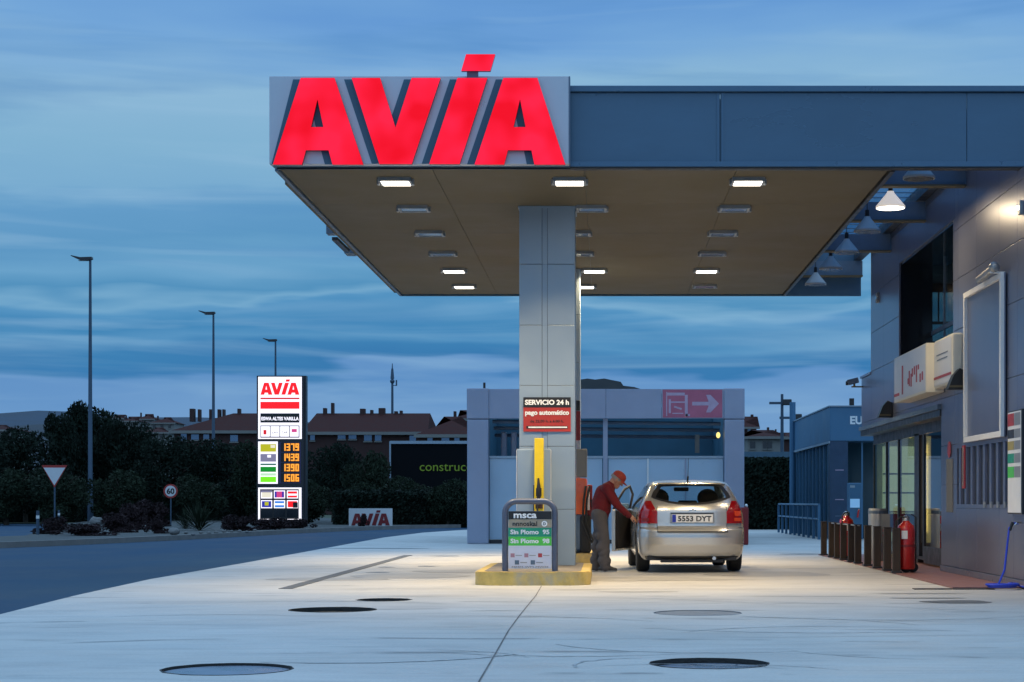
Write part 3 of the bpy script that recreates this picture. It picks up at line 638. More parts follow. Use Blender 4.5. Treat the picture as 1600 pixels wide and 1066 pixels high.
# price totem on the wall near the frame edge
pt = thing('wall_price_board', 'narrow dark framed price board on the shop wall with green and white fields', 'price board', (WX-.07, 23.33, .985)); pt.scale = (.7, 1.35, .97)
MB().box(0, .09, 0, .62, 0, 1.42, .01).build('frame', M['dark_frame'], pt); 
cols = [(.04, .46, 'white_paint'), (.50, .65, 'bgreen'), (.70, .83, 'dgreen'), (.88, 1.0, 'olive'), (1.04, 1.16, 'dark_frame'), (1.21, 1.38, 'pinkred')]
M['bgreen'] = mat('bright green panel', (.08, .55, .07), .4, var=.05); M['dgreen'] = mat('deep green panel', (.01, .28, .17), .4, var=.05); M['olive'] = mat('ochre panel', (.35, .28, .08), .4, var=.05)
MB().box(-.006, -.001, .03, .59, .02, 1.40).build('face', M['white_paint'], pt)
for a, b, mm in cols[1:]: MB().box(-.012, -.0065, .32, .58, a, b).build('field', M[mm], pt); MB().box(-.012, -.0065, .05, .30, a, b).build('field', M['lamp_housing'], pt)
# camera on the corner
cm = thing('security_camera', 'white and black security camera on the far corner of the shop', 'camera', (5.45, 38.2, 3.68))
MB().box(-.29, -.05, -.12, 0, -.03, .09, .02, Matrix.Rotation(R(-14), 3, 'Y')).build('housing', M['steel_blue'], cm); MB().lathe([(.045, -.32), (.045, -.28)], (0, -.06, -.01), 14, 'x').build('lens', M['black'], cm)
MB().box(-.2, .12, -.08, -.04, -.10, -.07).box(-.16, -.12, -.08, -.04, -.07, .0).build('bracket', M['soffit'], cm)
ws = thing('wall_sensor', 'small pale box high on the shop wall beside the dark upper window', 'sensor', (WX-.05, 35.9, 5.25)); MB().box(0, .05, 0, .2, -.1, .1, .01).build('cover', M['palewall'], ws); MB().box(-.004, 0, .03, .17, -.03, .03).build('lens', M['lamp_off'], ws)
# lamp added to make the soft warm glow spot on the wall
wl = thing('wall_lamp', 'small glowing lamp high on the grey shop wall near the fascia', 'wall lamp', (WX-.05, 23.6, 5.02))
MB().box(0, .05, -.06, .06, -.09, .09, .01).build('housing', M['lamp_housing'], wl); MB().sphere((-.01, 0, 0), .03, 12).build('lens', M['lamp_lit'], wl, True)
pl_ = bpy.data.lights.new('lamp_light', 'AREA'); pl_.size = .12; pl_.energy = 1.5; pl_.color = (1, .82, .52); plo = bpy.data.objects.new('lamp_light', pl_); COL.objects.link(plo); plo.parent = wl; plo.location = (-.35, .3, .1); plo.rotation_euler = (R(75), 0, R(-60))
# small wall thermometer and notice
th_ = thing('wall_notice', 'red vertical strip notice on the grey wall beside the louvre', 'notice', (WX-.025, 27.3, 1.35)); MB().box(0, .022, 0, .18, 0, .66, .005).build('plate', M['pinkred'], th_)
MB().box(-.004, -.0005, .05, .13, .04, .62).build('lettering', M['palewall'], th_)
nn = thing('round_notice', 'pale sheet with a red emblem pinned beside the shop door', 'notice', (WX-.012, 28.3, .98)); MB().box(0, .01, 0, .5, 0, .85).build('sheet', M['palewall'], nn)
MB().lathe([(.001, -.006), (.13, -.006), (.13, 0), (.001, 0)], (0, .25, 1.0), 20, 'x').build('emblem', M['pinkred'], nn)
# blue hose
M['hose'] = mat('blue hose', (.02, .06, .55), .35, var=.05)
hs = [(WX-.05, 23.62, .86), (WX-.11, 23.62, .87), (WX-.17, 23.62, .80), (WX-.20, 23.61, .55), (WX-.24, 23.58, .25), (WX-.34, 23.5, .06)]
for k in range(50): a = k*.36; hs.append((WX-.30+(.17+.001*k)*math.cos(a+2.2), 23.46+(.15+.001*k)*math.sin(a+2.2), .035+.0008*k))
hs += [(WX-.0, 23.3, .03), (WX+.25, 22.9, .03)]
h = MB().tube(hs, .014, 8).build('water_hose', M['hose'], None, True); tag(h, 'blue water hose hanging from a wall tap and coiled on the paving', 'hose')
tp = thing('wall_tap', 'small metal tap with black connector on the shop wall', 'tap', (WX, 23.62, .87)); MB().tube([(0, 0, 0), (-.07, 0, .0), (-.10, 0, -.03)], .016, 8).build('spout', M['chrome'], tp); MB().tube([(-.12, 0, .01), (-.165, 0, -.10)], .022, 8).build('connector', M['black'], tp)

# bollard row in front of the shop
bl = ['first timber post, farthest from the camera, slightly taller than the rest', 'second timber post, at the far end of the thin rail', 'third timber post behind the far fire extinguisher', 'fourth timber post, in the middle of the thin rail', 'fifth timber post, last but one on the rail', 'sixth timber post, at the near end of the rail', 'seventh timber post, first past the gap', 'eighth timber post, beside the paper notice', 'ninth timber post, last but one next to the wheeled extinguisher', 'nearest timber post, touching the wheeled extinguisher']
proto = None
for y, lb in zip((37.8, 36.5, 35.6, 34.7, 33.6, 32.7, 31.5, 30.4, 29.3, 28.4), bl):
    if proto is None:
        proto = thing('timber_post', lb, 'bollard', (4.62, y, .02), 0, 'timber posts in front of the shop')
        MB().box(-.06, .06, -.05, .05, 0, .655, .008).build('post', M['wood'], proto); MB().box(-.065, .065, -.055, .055, .656, .675, .006).build('cap', M['wood'], proto); o = proto
        MB().box(-.08, .08, -.07, .07, 0, .03, .004).build('foot', M['dark_frame'], proto)
    else: o = copy_tree(proto); o.location = (4.62, y, .02); o['label'] = lb
    if y > 37: o.scale = (1, 1, 1.06)
ra = MB().box(4.60, 4.64, 32.6, 36.6, .705, .725).build('post_rail', M['lamp_housing']); tag(ra, 'thin grey metal rail along the tops of the far timber posts', 'rail')
# fire extinguishers
def extinguisher(x, y, sc, label, rz=0):
    t = thing('fire_extinguisher', label, 'fire extinguisher', (x, y, .02), rz, 'large red fire extinguishers'); t.scale = (sc*1.14, sc*1.14, sc)
    MB().lathe([(.001, .06), (.12, .06), (.135, .09), (.135, .72), (.12, .80), (.06, .86), (.045, .90), (.001, .90)], seg=28).build('tank', M['extinguisher'], t, True)
    MB().lathe([(.05, .88), (.055, .95), (.02, .98), (.001, .98)], seg=14).build('valve', M['chrome'], t, True)
    MB().tube([(.0, -.04, .95), (-.10, -.08, .95), (-.165, -.09, .88), (-.165, -.09, .6), (-.16, -.09, .30)], .014, 8).build('hose', M['rubber'], t, True)
    MB().box(-.09, .0, -.139, -.132, .58, .72, .001).build('tag', M['white_paint'], t)
    MB().lathe([(.137, .44), (.1375, .46), (.1375, .47), (.137, .48)], seg=28).build('band', M['dark_red'], t)
    for s_ in (-1, 1): MB().lathe([(.02, -.025), (.085, -.025), (.085, .025), (.02, .025)], (.12*1 if s_ > 0 else -.0, .06*s_+.08, .085), 20, 'y').build('wheel', M['rubber'], t, True)
    MB().tube([(.17, .14, .1), (.17, .14, .95), (.1, .14, 1.0)], .012, 8).build('handle', M['black'], t)
extinguisher(4.80, 28.55, .93, 'large wheeled red extinguisher at the near end of the timber posts')
extinguisher(4.80, 35.6, .96, 'red extinguisher behind the far railed timber posts', R(30))
bi = thing('waste_bin', 'tall plain grey cylindrical bin behind the gap in the timber posts', 'bin', (5.22, 34.3, .02)); MB().lathe([(.001, 0), (.17, 0), (.175, .02), (.175, .98), (.16, 1.0), (.16, .94), (.001, .94)], seg=28).build('body', M['lamp_housing'], bi, True)
MB().lathe([(.176, .90), (.18, .91), (.18, .95), (.176, .96)], seg=28).build('rim', M['steel_blue'], bi)
nb = thing('paper_notice', 'white notice board on a slim stand between the nearest timber posts', 'notice', (4.78, 30.5, .02)); MB().box(-.075, .075, 0, .01, .42, .92, .002).build('board', M['palewall'], nb); MB().box(-.03, .03, .012, .03, 0, .6).build('stand', M['white_paint'], nb)
MB().box(-.05, .05, -.004, -.0005, .62, .66).box(-.05, .03, -.004, -.0005, .54, .57).build('lettering', M['pinkred'], nb)

# ------------------------------------------------------------------ pump island
def island(x0, x1, y0, y1, h_, label):
    t = thing('pump_island', label, 'pump island', (0, 0, 0))
    def outline(inset, rr=.35):
        pts = []
        for cx, cy, a0 in ((x1-rr, y0+rr, -90), (x1-rr, y1-rr, 0), (x0+rr, y1-rr, 90), (x0+rr, y0+rr, 180)):
            for k in range(9): a = R(a0+k*11.25); pts.append((cx+(rr-inset)*math.cos(a), cy+(rr-inset)*math.sin(a)))
        return pts
    MB().prism([(a, b, 0) for a, b in outline(0)], (0, 0, h_-.012)).build('kerb', M['yellowkerb'], t)
    MB().prism([(a, b, h_-.011) for a, b in outline(.015)], (0, 0, .011)).build('kerb_top', M['yellowkerb'], t)
    MB().prism([(a, b, h_+.001) for a, b in outline(.13)], (0, 0, .004)).build('top', M['islandtop'], t)
island(-1.80, -.20, 24.55, 28.4, .185, 'yellow kerbed island carrying the near column and notice hoop')
island(-1.75, -.22, 33.4, 37.5, .185, 'yellow kerbed island carrying the orange pump, behind the near column')
# hoop notice
IZ = .19
hp = thing('fuel_sign_hoop', 'rounded grey tubular hoop holding a striped fuel notice on the yellow island', 'notice stand', (-1.035, 24.8, IZ))
hw, ht = .345, .965; pts = [(-hw, 0, 0), (-hw, 0, ht-.16)]
for k in range(1, 8): a = math.pi-k*math.pi/16; pts.append((-hw+.16+.16*math.cos(a), 0, ht-.16+.16*math.sin(a)))
pts += [(-hw+.16, 0, ht), (hw-.16, 0, ht)]
for k in range(1, 8): a = math.pi/2-k*math.pi/16; pts.append((hw-.16+.16*math.cos(a), 0, ht-.16+.16*math.sin(a)))
pts += [(hw, 0, ht-.16), (hw, 0, 0)]
M['hoop'] = mat('blue grey tube', (.085, .105, .16), .35, metal=.3, var=.06)
MB().tube(pts, .042, 16).build('hoop', M['hoop'], hp, True)
MB().box(-.30, .30, -.012, .012, .03, .83, .002).build('board', M['white_paint'], hp)
M['bnotice'] = mat('taupe strip', (.33, .29, .22), .5, var=.1); M['pale_txt'] = mat('pale lettering', (.75, .78, .80), .4, var=0); M['whitetxt'] = mat('white lettering', (.85, .85, .85), .4, var=0)
M['board_white'] = mat('pale lilac board', (.62, .64, .74), .4, var=.04)
MB().box(-.298, .298, -.016, -.0125, .04, .425).build('field', M['board_white'], hp)
for a, b, mm in ((.71, .828, 'black'), (.585, .708, 'bnotice'), (.555-.085, .583, 'dgreen'), (.425+.002, .468-.0, 'bgreen')): pass
for a, b, mm in ((.715, .828, 'black'), (.60, .713, 'bnotice'), (.478, .598, 'dgreen'), (.352, .476, 'bgreen')): MB().box(-.298, .298, -.019, -.0165, a, b).build('stripe', M[mm], hp)
MB().mesh(text('msca', -.07, -.021, .735, .125, 'front', .32, .003, .004)).build('lettering', M['whitetxt'], hp)
MB().mesh(text('nnnoskal', -.07, -.021, .625, .09, 'front', .34, .003, .002)).build('lettering', M['black'], hp)
MB().lathe([(.001, -.003), (.04, -.003), (.04, 0), (.001, 0)], (.20, -.0195, .655), 20, 'y').build('disc', M['whitetxt'], hp); MB().mesh(text('D', .20, -.0245, .635, .055, 'front', None, .002, .001)).build('lettering', M['black'], hp)
MB().mesh(text('Sin Plomo  95', 0, -.021, .512, .085, 'front', .54, .003, .003)).build('lettering', M['pale_txt'], hp)
MB().mesh(text('Sin Plomo  98', 0, -.021, .388, .085, 'front', .54, .003, .003)).build('lettering', M['pale_txt'], hp)
for k, x in enumerate((-.24, -.05, .14)):
    MB().box(x-.028, x+.028, -.019, -.0165, .19, .245).build('icon', M['pinkred'] if k == 2 else mat('faded icon', (.42, .22, .27), .5, var=.1), hp); MB().box(x+.04, x+.13, -.019, -.0165, .21, .222).build('caption', M['lamp_housing'], hp)
for x in (-.18, .04): MB().box(x-.03, x+.03, -.019, -.0165, .09, .15).build('icon', M['steel_blue'], hp); MB().box(x+.045, x+.14, -.019, -.0165, .11, .125).build('caption', M['lamp_housing'], hp)
MB().mesh(text('MMM WM MWM', 0, -.0195, .045, .035, 'front', .5, .002)).build('caption', M['islandtop'], hp)
# near dispenser with yellow mast
dp = thing('hose_dispenser', 'slim grey dispenser with a yellow mast and black nozzle before the near column', 'fuel dispenser', (-1.035, 26.1, IZ))
MB().box(-.245, .245, 0, .5, 0, 1.73, .02).build('cabinet', M['panel'], dp)
MB().box(-.252, -.246, -.004, .0, .02, 1.72).box(.246, .252, -.004, 0, .02, 1.72).build('edge_trim', M['white_paint'], dp)
MB().box(-.25, -.20, .02, .4, 0, 1.6).build('side_strip', M['dark_red'], dp)
MB().box(.015, .15, -.17, -.02, .6, 1.88, .008).build('mast', M['yellow'], dp)
MB().box(.0, .014, -.15, -.03, .7, 1.2).build('mast_edge', M['black'], dp)
nz_ = MB(); nz_.tube([(.075, -.20, 1.30), (.08, -.21, 1.18), (.085, -.21, 1.05), (.07, -.19, .98)], [.012, .026, .034, .02], 10); nz_.box(.04, .12, -.20, -.17, 1.04, 1.16, .01); nz_.build('nozzle', M['black'], dp, True)
MB().tube([(.07, -.20, 1.0), (.06, -.22, .8), (.08, -.23, .6), (.12, -.22, .45), (.10, -.18, .8)], .013, 8).build('hose', M['rubber'], dp, True)
MB().box(.03, .14, -.19, -.171, .86, .93, .004).build('holster', M['brickwall'], dp)
# sign on the column
M['signred'] = mat('brick red sign', (.36, .028, .022), .45, var=.06)
cs = thing('service_sign', 'black and brick red sign with white lettering fixed to the near column', 'sign', (-.866, 26.885, 2.20))
MB().box(-.355, .355, -.012, 0, 0, .365).build('plate', M['signred'], cs); MB().box(-.355, .355, -.018, -.0125, .367, .515).build('plate_top', M['black'], cs)
MB().mesh(text('SERVICIO 24 h', 0, -.021, .405, .10, 'front', .66, .003, .004)).build('lettering', M['whitetxt'], cs)
MB().mesh(text('pago automático', 0, -.0155, .255, .095, 'front', .66, .003, .004)).build('lettering', M['pale_txt'], cs)
MB().mesh(text('de 22.00 h. a 6.00 h.', 0, -.0145, .14, .052, 'front', .50, .002, .001)).build('lettering', M['black'], cs)
MB().box(-.31, .31, -.016, -.0125, .045, .085, .001).build('bar', M['black'], cs); MB().box(-.28, .30, -.019, -.0165, .055, .075).build('bar_inlay', M['whitetxt'], cs)
# far orange pump
pu = thing('fuel_pump', 'orange fuel pump with black hoses half hidden by the near column', 'fuel pump', (-.755, 33.95, IZ))
MB().box(-.45, .42, -.3, .3, .05, .72, .02).build('cabinet', M['steel_blue'], pu)
MB().box(-.47, .42, -.34, .34, .72, 1.40, .04).build('head', M['orange'], pu, True)
MB().box(.425, .52, -.25, .2, .62, 1.28, .03).build('holster', M['dark_red'], pu); MB().box(.43, .47, -.30, -.26, .80, 1.25, .01).build('label_strip', M['whitetxt'], pu)
for k in range(2): MB().tube([(.40+.07*k, -.36, 1.25), (.36+.06*k, -.42, 1.0), (.34+.06*k, -.40, .6), (.48+.05*k, -.42, .25), (.56, -.38, .15), (.60-.02*k, -.3, .35), (.56, -.28, .7), (.5, -.28, 1.0)], .02, 8).build('hose', M['rubber'], pu, True)
MB().box(.28, .5, -.33, -.05, 0, .7, .05).build('hose_guard', M['rubber'], pu); MB().box(.22, .42, -.30, .1, 1.42, 1.95, .01).build('display', M['palewall'], pu)
tb_ = thing('pump_top_sign', 'dark red narrow sign standing above the orange pump beside the column', 'sign', (-.555, 33.6, 2.3)); MB().box(-.12, .095, 0, .12, 0, .55, .01).build('board', M['dark_red'], tb_); MB().box(-.10, .09, .01, .1, .56, .75, .01).build('cap', M['black'], tb_)
MB().box(-.04, 0, .04, .08, -.2, 0).build('stand', M['dark_frame'], tb_)


# ------------------------------------------------------------------ silver car
M['paint'] = mat('champagne silver paint', (.61, .60, .57), .25, metal=.65, var=0, coat=.5)
M['tail'] = mat('red tail lamp glass', (.30, .006, .008), .12, var=.15, scale=9, coat=1)
M['tail_amber'] = mat('orange red lamp glass', (.75, .07, .015), .12, var=.1, coat=1)
M['seat'] = mat('dark seat cloth', (.03, .024, .024), .8, var=.2)
car = thing('parked_car', 'champagne silver hatchback seen from behind with its door ajar', 'car', (1.41, 28.78, 0), R(2.0))
KN = [(.20,.76,.16,4.15,.30),(.24,.80,.08,4.22,.34),(.32,.845,.025,4.28,.38),(.45,.865,0,4.32,.40),(.58,.872,-.005,4.34,.40),(.68,.872,.005,4.33,.40),(.715,.868,.03,4.30,.38),(.735,.865,.075,4.28,.36),
      (.80,.866,.085,4.2,.36),(.90,.86,.09,4.0,.36),(1.00,.842,.10,3.6,.34),(1.06,.822,.125,3.35,.34),(1.12,.80,.165,3.12,.32),(1.20,.765,.235,2.92,.30),(1.30,.715,.33,2.68,.28),(1.40,.665,.44,2.42,.26),(1.45,.63,.52,2.28,.26),(1.48,.58,.66,2.15,.26),(1.505,.45,.95,1.95,.3),(1.515,.2,1.3,1.7,.2)]
def K(z):
    if z <= KN[0][0]: return KN[0][1:]
    for a, b in zip(KN, KN[1:]):
        if z <= b[0]:
            f = (z-a[0])/(b[0]-a[0]); return [a[i]+(b[i]-a[i])*f for i in range(1, 5)]
    return KN[-1][1:]
def rear_pt(u, z, off=0):     # u in -1..1 across the rear face
    W, r0, f0, c = K(z); a = min(abs(u), 1)
    p = Vector((u*W, r0+c*(1-(1-a**3.0)**(1/2.2))-off, z)); 
    return p
def ring(z):
    W, r0, f0, c = K(z); half = []
    for k in range(17):
        q = k/16; a = math.sin(q*math.pi/2)**.9; half.append((a*W, r0+c*(1-(1-min(a, 1)**3.0)**(1/2.2))))
    n = 26; ys0, ys1 = r0+c, f0-.6*min(1, (f0-r0)/3)
    for k in range(1, n): half.append((W*(1+.012*math.sin(math.pi*k/n)), ys0+(ys1-ys0)*k/n))
    cf = f0-ys1
    for k in range(0, 13):
        q = k/12; half.append((W*math.cos(q*math.pi/2)**.75 if k < 12 else 0, ys1+cf*math.sin(q*math.pi/2)))
    return half + [(-x, y) for x, y in half[-2:0:-1]]
def in_rear_window(u, z):
    top = 1.425-.02*u*u; bot = 1.115+.10*(u/.80)**2*1.0
    return abs(u) < .86 and bot < z < top
zs = []
for a, b in zip(KN, KN[1:]):
    n = max(1, int(round((b[0]-a[0])/.022)))
    for k in range(n): zs.append(a[0]+(b[0]-a[0])*k/n)
zs.append(KN[-1][0])
bm = bmesh.new(); rings = []
for z in zs: rings.append([bm.verts.new((x, y, z)) for x, y in ring(z)])
nr = len(rings[0])
for i in range(len(zs)-1):
    zc = (zs[i]+zs[i+1])/2; W, r0, f0, c = K(zc)
    for k in range(nr):
        k2 = (k+1) % nr; vs = (rings[i][k], rings[i][k2], rings[i+1][k2], rings[i+1][k]); cx = sum(v.co.x for v in vs)/4; cy = sum(v.co.y for v in vs)/4
        if cy < r0+c*.55 and in_rear_window(cx/W, zc): continue
        if cy > f0-.5 and 1.06 < zc < 1.43 and abs(cx) < W*.85: continue
        if abs(cx) > W*.97 and 1.04 < zc < 1.40 and r0+.55 < cy < f0-.55 and not (1.62 < cy < 1.72): continue
        bm.faces.new(vs)
bm.faces.new(rings[0][::-1]); bm.faces.new(rings[-1])
me = bpy.data.meshes.new('body'); bmesh.ops.recalc_face_normals(bm, faces=bm.faces); bm.to_mesh(me); bm.free()
body = bpy.data.objects.new('body', me); COL.objects.link(body)
cut = MB()
for y in (.86, 3.45): cut.lathe([(.36, -1.2), (.36, 1.2)], (0, y, .32), 40, 'x')
co = cut.build('cutter', M['black'])
bo = body.modifiers.new('b', 'BOOLEAN'); bo.object = co; bo.operation = 'DIFFERENCE'; bo.solver = 'EXACT'
me2 = bpy.data.meshes.new_from_object(body.evaluated_get(bpy.context.evaluated_depsgraph_get())); me2.name = 'body'
body.modifiers.clear()
if len(me2.polygons) > 500: body.data = me2
bpy.data.objects.remove(co)
body.data.materials.clear(); body.data.materials.append(M['paint'])
for p in body.data.polygons: p.use_smooth = True
body.data.set_sharp_from_angle(angle=R(35)); body.parent = car
def patch(name, f, us, vs_, m, th=.012, parent=car, off=.004, smooth=True):
    """grid over f(u,v)->(u,z) on the rear skin, pushed out a little and closed with a thickness"""
    mb = MB(); nu, nv = us, vs_
    for d, flip in ((off+th, 0), (off-.01, 1)):
        g = [[mb.bm.verts.new(rear_pt(*f(i/nu, j/nv), off=d)) for i in range(nu+1)] for j in range(nv+1)]
        for j in range(nv):
            for i in range(nu): mb.bm.faces.new((g[j][i], g[j][i+1], g[j+1][i+1], g[j+1][i]))
        if flip == 0: g0 = g
    b0 = g0[0]+[r[-1] for r in g0[1:]]+g0[-1][-2::-1]+[r[0] for r in g0[-2:0:-1]]; b1 = g[0]+[r[-1] for r in g[1:]]+g[-1][-2::-1]+[r[0] for r in g[-2:0:-1]]
    for k in range(len(b0)): k2 = (k+1) % len(b0); mb.bm.faces.new((b0[k], b0[k2], b1[k2], b1[k]))
    return mb.build(name, m, parent, smooth)
def rw(u, v, s=1.0, zb=0, zt=0):
    U = (u*2-1)*.86*s; bot = 1.105+zb+.115*(abs(U)/.85)**2.2; top = 1.435-zt-.02*U*U
    if abs(u*2-1) > .93: top = top-.6*(top-bot)*(abs(u*2-1)-.93)/.07
    return U, bot+(top-bot)*v
# black frit ring then glass
def ringpatch(name, fo, fi, m, off):
    mb = MB(); n = 30; outer = [fo(k/n, 0) for k in range(n+1)]+[fo(1, k/8) for k in range(1, 9)]+[fo(1-k/n, 1) for k in range(1, n+1)]+[fo(0, 1-k/8) for k in range(1, 8)]
    inner = [fi(k/n, 0) for k in range(n+1)]+[fi(1, k/8) for k in range(1, 9)]+[fi(1-k/n, 1) for k in range(1, n+1)]+[fi(0, 1-k/8) for k in range(1, 8)]
    a = [mb.bm.verts.new(rear_pt(*p, off=off)) for p in outer]; b = [mb.bm.verts.new(rear_pt(*p, off=off)) for p in inner]; c_ = [mb.bm.verts.new(rear_pt(*p, off=-.02)) for p in outer]
    for k in range(len(a)): k2 = (k+1) % len(a); mb.bm.faces.new((a[k], a[k2], b[k2], b[k])); mb.bm.faces.new((a[k], a[k2], c_[k2], c_[k]))
    return mb.build(name, m, car)
ringpatch('window_surround', lambda u, v: rw(u, v, 1.0), lambda u, v: rw(u, v, .88, .028, .03), M['black'], .012)
patch('rear_window', lambda u, v: rw(u, v, .99, .004, .004), 24, 8, M['carglass'], .003, off=.001)
# windscreen, side glass
mb = MB(); g = []
for j in range(7):
    z = 1.05+.40*j/6; W, r0, f0, c = K(z); g.append([mb.bm.verts.new((W*.9*(i/5-1), f0-.02-.18*abs(i/5-1)**2, z)) for i in range(11)])
for j in range(6):
    for i in range(10): mb.bm.faces.new((g[j][i], g[j][i+1], g[j+1][i+1], g[j+1][i]))
mb.build('windscreen', M['carglass'], car, True)
for sx in (-1, 1):
    mb = MB(); g = []
    for j in range(6):
        z = 1.03+.38*j/5; W, r0, f0, c = K(z); g.append([mb.bm.verts.new((sx*(W*1.012+.002), r0+.42+(f0-.5-r0-.42)*i/10, z)) for i in range(11)])
    for j in range(5):
        for i in range(10): mb.bm.faces.new((g[j][i], g[j][i+1], g[j+1][i+1], g[j+1][i]))
    mb.build('side_window', M['carglass'], car, True)
def tl(sx):
    def f(u, v):
        z = .80+(1.165-.80)*v; inn = .645+.03*v+.32*max(0, v-.5); out = .99-.10*max(0, v-.6)-.0*v
        return sx*(inn+(out-inn)*u), z
    return f
for sx in (-1, 1):
    p = patch('tail_lamp', tl(sx), 10, 12, M['tail'], .022)
    patch('reflector', lambda u, v: (sx*(.80+.13*u), .835+.05*v), 4, 3, M['tail_amber'] if sx > 0 else M['dark_red'], .006, p, .027)
    patch('reflector', lambda u, v: (sx*(.82+.13*u), .92+.08*v), 4, 3, M['tail_amber'] if sx > 0 else M['tail'], .006, p, .027)
# hatch panel, seams, plate, emblem, bumper detail
patch('hatch_panel', lambda u, v: ((u*2-1)*(.635+.04*v), .675+(1.085-.675)*v), 16, 10, M['paint'], .012, off=.002)
patch('hatch_gap', lambda u, v: ((u*2-1)*.655, .655+.02*v), 16, 2, M['black'], .002, off=.068)
for sx in (-1, 1):
    patch('shut_line', lambda u, v: (sx*(.636+.009*u+.04*v), .675+.40*v), 1, 10, M['black'], .003, off=.013)
    patch('shut_line', lambda u, v: (sx*(.88+.09*u), .722+.008*v), 8, 1, M['black'], .003, off=.008)
patch('plate_recess', lambda u, v: ((u*2-1)*.42, .80+.165*v), 8, 4, M['lamp_housing'], .003, off=.016)
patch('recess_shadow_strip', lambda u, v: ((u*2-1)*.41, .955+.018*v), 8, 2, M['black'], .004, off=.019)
pt_ = MB().box(-.33, .33, .040, .052, .815, .945, .004).build('number_plate', M['whitetxt'], car); pt_.location = (0, -.002, 0)
M['eu'] = mat('blue band', (.01, .03, .4), .4, var=0)
MB().box(-.325, -.265, .035, .0385, .82, .94).build('plate_band', M['eu'], pt_); MB().mesh(text('5553 DYT', .035, .0365, .838, .115, 'front', .54, .003, .003)).build('plate_lettering', M['black'], pt_)
em = MB()
for sx in (-1, 1): em.box(-.065, .0, .04, .055, 1.018, 1.03, 0, Matrix.Rotation(R(22*sx), 3, 'Y'), (0, .05, 1.03)) if sx < 0 else em.box(.0, .065, .04, .055, 1.03, 1.042, 0, Matrix.Rotation(R(22), 3, 'Y'), (0, .05, 1.03))
em.build('emblem', M['chrome'], car).location = (0, .04, 0)
patch('bumper_lip', lambda u, v: ((u*2-1)*.93, .225+.045*v), 20, 2, M['black'], .004, off=.004)
patch('spoiler', lambda u, v: ((u*2-1)*.92, 1.437+.03*v), 20, 2, M['paint'], .05, off=.01)
MB().tube([(-.02, .75, 1.49), (-.02, .68, 1.56)], .016, 8).build('aerial_base', M['black'], car); MB().tube([(-.02, .69, 1.54), (-.02, .55, 1.86)], [.006, .003], 6).build('aerial', M['black'], car)
MB().box(-.72, .72, .15, 4.1, .205, .26).build('underbody', M['black'], car); MB().tube([(.35, .02, .24), (.35, .5, .24)], .03, 12).build('exhaust', M['chrome'], car)
MB().box(-.5, .5, .1, .3, .17, .21).build('rear_beam', M['black'], car)
for sx in (-1, 1):
    for y in (.86, 3.45):
        x = sx*.755; t = MB().lathe([(.19, -.105), (.29, -.105), (.315, -.08), (.318, 0), (.315, .08), (.29, .105), (.19, .105)], (x, y, .32), 36, 'x').build('wheel', M['rubber'], car, True)
        MB().lathe([(.001, -.06), (.17, -.07), (.19, -.10), (.192, .10), (.17, .07), (.001, .06)], (x, y, .32), 30, 'x').build('rim', M['lamp_housing'], t, True)
        if y < 1: MB().box(x-.12, x+.12, y+.1, y+.36, .45, .6).build('arch_liner', M['black'], car)
# interior
for sx in (-1, 1):
    s_ = MB(); s_.box(sx*.37-.26, sx*.37+.26, 1.9, 2.1, .5, 1.10, .06); s_.box(sx*.37-.22, sx*.37+.22, 1.9, 2.4, .4, .55, .05); s_.build('seat', M['seat'], car, True)
    MB().sphere((sx*.42, 1.95, 1.21), .17, 16, (1.05, .5, .95)).build('headrest', M['seat'], car, True)
MB().box(-.16, .16, .95, 1.05, 1.09, 1.17, .03).build('headrest', M['seat'], car, True); MB().box(-.66, .66, .9, 1.05, .5, 1.11, .05).build('rear_bench', M['seat'], car, True)
MB().box(-.13, .13, 2.35, 2.38, 1.33, 1.40, .02).build('mirror', M['black'], car, True); MB().box(-.7, .7, 3.0, 3.3, .7, 1.02, .05).build('dashboard', M['black'], car)
# open door
dr_ = bpy.data.objects.new('door', None); COL.objects.link(dr_); dr_.parent = car; dr_.location = (-.87, 3.05, 0); dr_.rotation_euler = (0, 0, R(-17))
d = MB(); d.box(-.035, .035, -1.12, 0, .30, 1.02, .02); dd = d.build('door_panel', M['paint'], dr_)
d = MB(); d.box(.036, .07, -1.08, -.05, .34, 1.0, .02).build('door_lining', M['seat'], dr_)
MB().tube([(0, -1.10, 1.02), (.05, -1.05, 1.15), (.13, -.85, 1.36), (.16, -.6, 1.42), (.14, -.3, 1.28), (.02, -.02, 1.04)], .022, 8).build('window_frame', M['black'], dr_, True)
MB().quad((0, -1.08, 1.02), (.13, -.85, 1.35), (.155, -.6, 1.41), (.02, -.04, 1.03)).build('window_glass', M['glass'], dr_)
for sx in (-1, 1):
    mr = MB().box(sx*.98-.10, sx*.98+.10, 2.95, 3.07, .97, 1.12, .03).build('wing_mirror', M['paint'], car, True)
fl_ = MB().lathe([(.001, 0), (.085, 0), (.085, .012), (.001, .012)], (-.876, .62, .86), 20, 'x').build('fuel_flap', M['black'], car)

